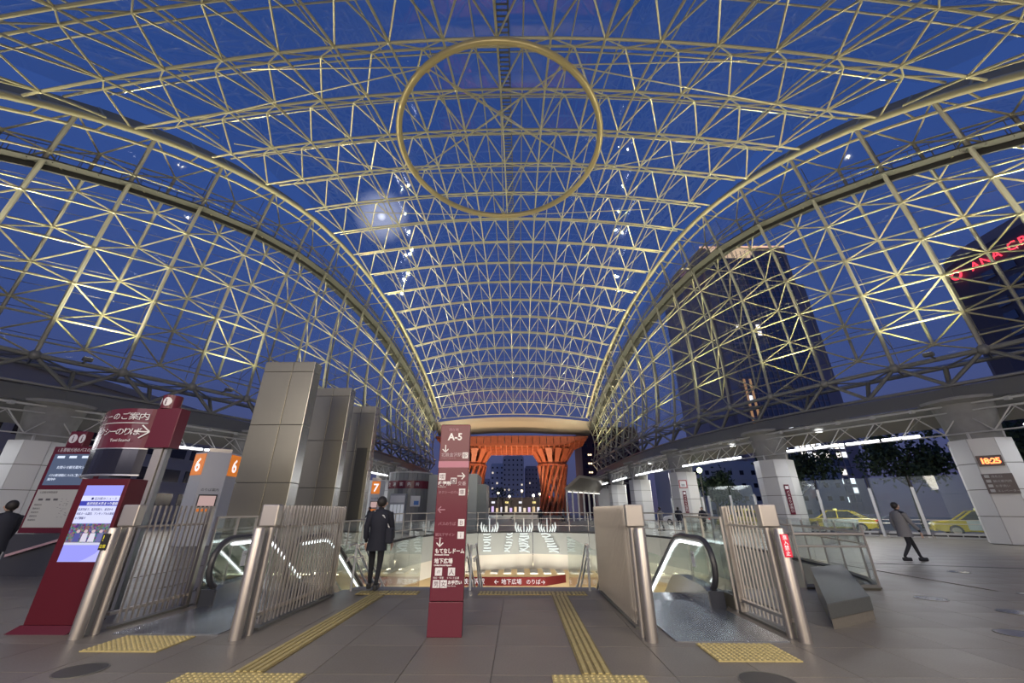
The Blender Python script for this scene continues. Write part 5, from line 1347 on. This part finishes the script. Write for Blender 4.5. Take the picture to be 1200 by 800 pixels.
# gabled bus canopy by the gate
bc = thing('gabled_canopy', 'low gabled metal canopy near the right end of the dome', 'canopy', (6.5, 60, 0))
MB().extr([(.2, 0, 3.9), (.0, 0, 4.3), (2.2, 0, 6.1), (5.5, 0, 5.6), (5.5, 0, 5.3), (2.3, 0, 5.75)], (6, 8, 0)).build('roof', mat('canopy_metal', (.26,.24,.20), .4, .5), bc)
for k in range(6): MB().beam((.3+1.0*k, 1.3*k, 0), (.3+1.0*k, 1.3*k, 4.1), .5, .2).build('post', COLM, bc)
stuff(MB().tube([(.6, .3, 3.85), (6.5, 8, 3.85)], .04, 6).build('light_strip', glow('dim_tube', (1,.95,.85), 3), bc))

stn = thing('station_building', 'long dark building outside the left lattice wall', 'building', (-62, 14, 0))
MB().box(0, 12, 0, 70, 0, 15).build('walls', mat('station_wall', (.30, .28, .29), .7), stn); MB().box(-.3, 12.3, -.3, 70.3, 15, 15.8).build('parapet', mat('station_wall', (.30, .28, .29), .7), stn)
q = MB()
for r in range(4):
    for c_ in range(18): q.box(11.95, 12.06, 1.5+3.8*c_, 4.3+3.8*c_, 2+3.2*r, 3.6+3.2*r)
stuff(q.build('dark_windows', mat('dark_window', (.02,.022,.035), .15, .2), stn))
# ------------------------------------------------------------------ lamps that light the place
WARMF = (1.0, .92, .66)
fi = 0
flab = {-1: 'left', 1: 'right'}
ordn = ('first', 'second', 'third', 'fourth', 'fifth', 'sixth', 'seventh', 'eighth', 'ninth', 'tenth', 'eleventh', 'twelfth')
for sgn, side in ((-1, 'left'), (1, 'right')):
    B = WALLS[side+'_B']; q = 0
    for j in range(1, len(B)-2, 2):
        P = (B[j]+B[j+1])/2
        if P.y < 3 or P.y > 70: continue
        a = B[min(j+1, len(B)-1)]-B[j-1]; v = Vector((-a.y, a.x, 0)).normalized()
        if v.x*sgn > 0: v = -v                                              # inward
        L_ = P+v*1.1+Vector((0, 0, .1))
        f = thing('flood_lamp', 'up-pointing flood lamp on the %s ring truss, %s from the near end' % (side, ordn[q % 12]), 'lamp', L_, math.atan2(v.y, v.x), 'flood lamps on the ring trusses'); q += 1
        MB().box(-.16, .16, -.2, .2, -.12, .05).build('housing', STEEL_D, f); MB().box(-.13, .13, -.17, .17, .052, .06).build('lens', glow('flood_lens', (1, .97, .7), 3), f); MB().beam((-1.1, 0, -.06), (-.1, 0, -.06), .08, .06).build('bracket', STEEL_D, f)
        lamp('flood_light', 'SPOT', L_+Vector((0,0,.12)), FLOOD_P, WARMF, L_+v*5.5+Vector((0, 0, 14)), .15, 125, .9)
        lamp('wall_wash', 'SPOT', L_+v*.3+Vector((0,0,.15)), WASH_P, (.97, 1, .46), L_-v*1.6+Vector((0, 0, 6)), .25, 100, .9)
# fluorescent canopy light reaches columns and paving
for sgn, side in ((-1, 'left'), (1, 'right')):
    LOW = WALLS[side+'_LOW']
    for j in range(2, len(LOW)-2):
        P = LOW[j]
        if P.y < 4 or P.y > 66 or j in WALLS[side+'_cols']: continue
        lamp('canopy_light', 'AREA', (P.x-sgn*.3, P.y-.2, 5.0), CANOPY_P, (.95, .96, 1.0), (P.x-sgn*1.6, P.y-.9, 0), 2.2)
for sgn, side in ((1, 'right'), (-1, 'left')):  # unseen area lights added under the canopies to brighten cabs and paving
    LOW = WALLS[side+'_LOW']
    for j in range(4, 17, 3):
        P = LOW[j]; q2 = Vector((P.x+sgn*3.6, P.y+2.6, 5.9))
        lamp('rank_light', 'AREA', q2, RANK_P, (1, .97, .92), q2+Vector((sgn*.6, .5, -5)), 1.5)
# round downlights in the canopy soffit
LOW = WALLS['right_LOW']; q = 0
for j in range(5, 16, 2):
    P = LOW[j]
    f = thing('downlight', 'round white downlight under the right canopy, %s from the near end' % ordn[q], 'lamp', (P.x+.9, P.y+.6, 6.42), 0, 'canopy downlights'); q += 1
    MB().lathe([(.20, -.03), (.20, .05)], 16).build('lens', glow('downlight_lens', (1, 1, .97), 7), f); MB().lathe([(.24, -.02), (.24, .05)], 16, cap=False).build('ring', WHITE, f)
# underground hall lamps
for x, y, p_ in ((-5, 34, 1.0), (2, 36, 1.0), (8, 33, 1.0), (13, 24, .8), (-10, 27, .8)):
    lamp('hall_light', 'AREA', (x, y, -2.6), HALL_P*p_, (1, .86, .62), (x, y-1, -6), 4)
for x, y in ((-4.6, 16), (2.6, 16), (5, 22), (-3, 24), (1, 27)):
    lamp('well_light', 'AREA', (x, y, -3.6), WELL_P, (1, .96, .88), (x*1.2, y+9, -1.0), 1.5)
# timber gate floodlights
for x, y, tx, ty, tz, p_ in ((-9.2, 71, -9, 79, 12, .8), (6.6, 71, 6.6, 79, 12, .8), (-1.3, 69, -1.3, 75, 13.5, 1.9), (-6, 71.5, -7, 76, 13.5, 1.2), (4, 71.5, 5, 76, 13.5, 1.2), (-1.3, 80, -1.3, 80.2, 14, 1.0)):
    gi_ = globals().get('gi_', -1)+1; f = thing('ground_flood', 'small floodlight at the timber gate, %s' % ('before the left pillar', 'before the right pillar', 'nearest, on the middle line', 'left of the middle line', 'right of the middle line', 'under the roof')[gi_], 'lamp', (x, y, 0), 0, 'floodlights at the foot of the timber gate'); MB().box(-.2, .2, -.15, .15, 0, .25).build('housing', STEEL_D, f)
    lamp('gate_flood', 'SPOT', (x, y, .5), GATE_P*p_, (1, .70, .42), (tx, ty, tz), .3, 80, .8)
# unseen area lights behind the camera stand in for the concourse and brighten the paving
lamp('concourse_light', 'AREA', (-2, -7, 6.5), CONC_P, (1, .86, .68), (-.5, 8, .5), 8)
lamp('concourse_light', 'AREA', (9, -6, 6.5), CONC_P*.8, (1, .88, .74), (9, 8, .5), 6)
lamp('concourse_light', 'AREA', (-12, -6, 6.5), CONC_P*.35, (1, .93, .95), (-9, 8, .5), 6)
# ------------------------------------------------------------------ lettering becomes plain mesh
dg = bpy.context.evaluated_depsgraph_get()
for o in [o for o in COL.objects if o.type == 'FONT']:
    me = bpy.data.meshes.new_from_object(o.evaluated_get(dg)); n = o.name
    c_ = bpy.data.objects.new(n+'_', me); COL.objects.link(c_); c_.parent = o.parent; c_.location = o.location; c_.rotation_euler = o.rotation_euler; c_.scale = o.scale
    bpy.data.objects.remove(o); c_.name = n
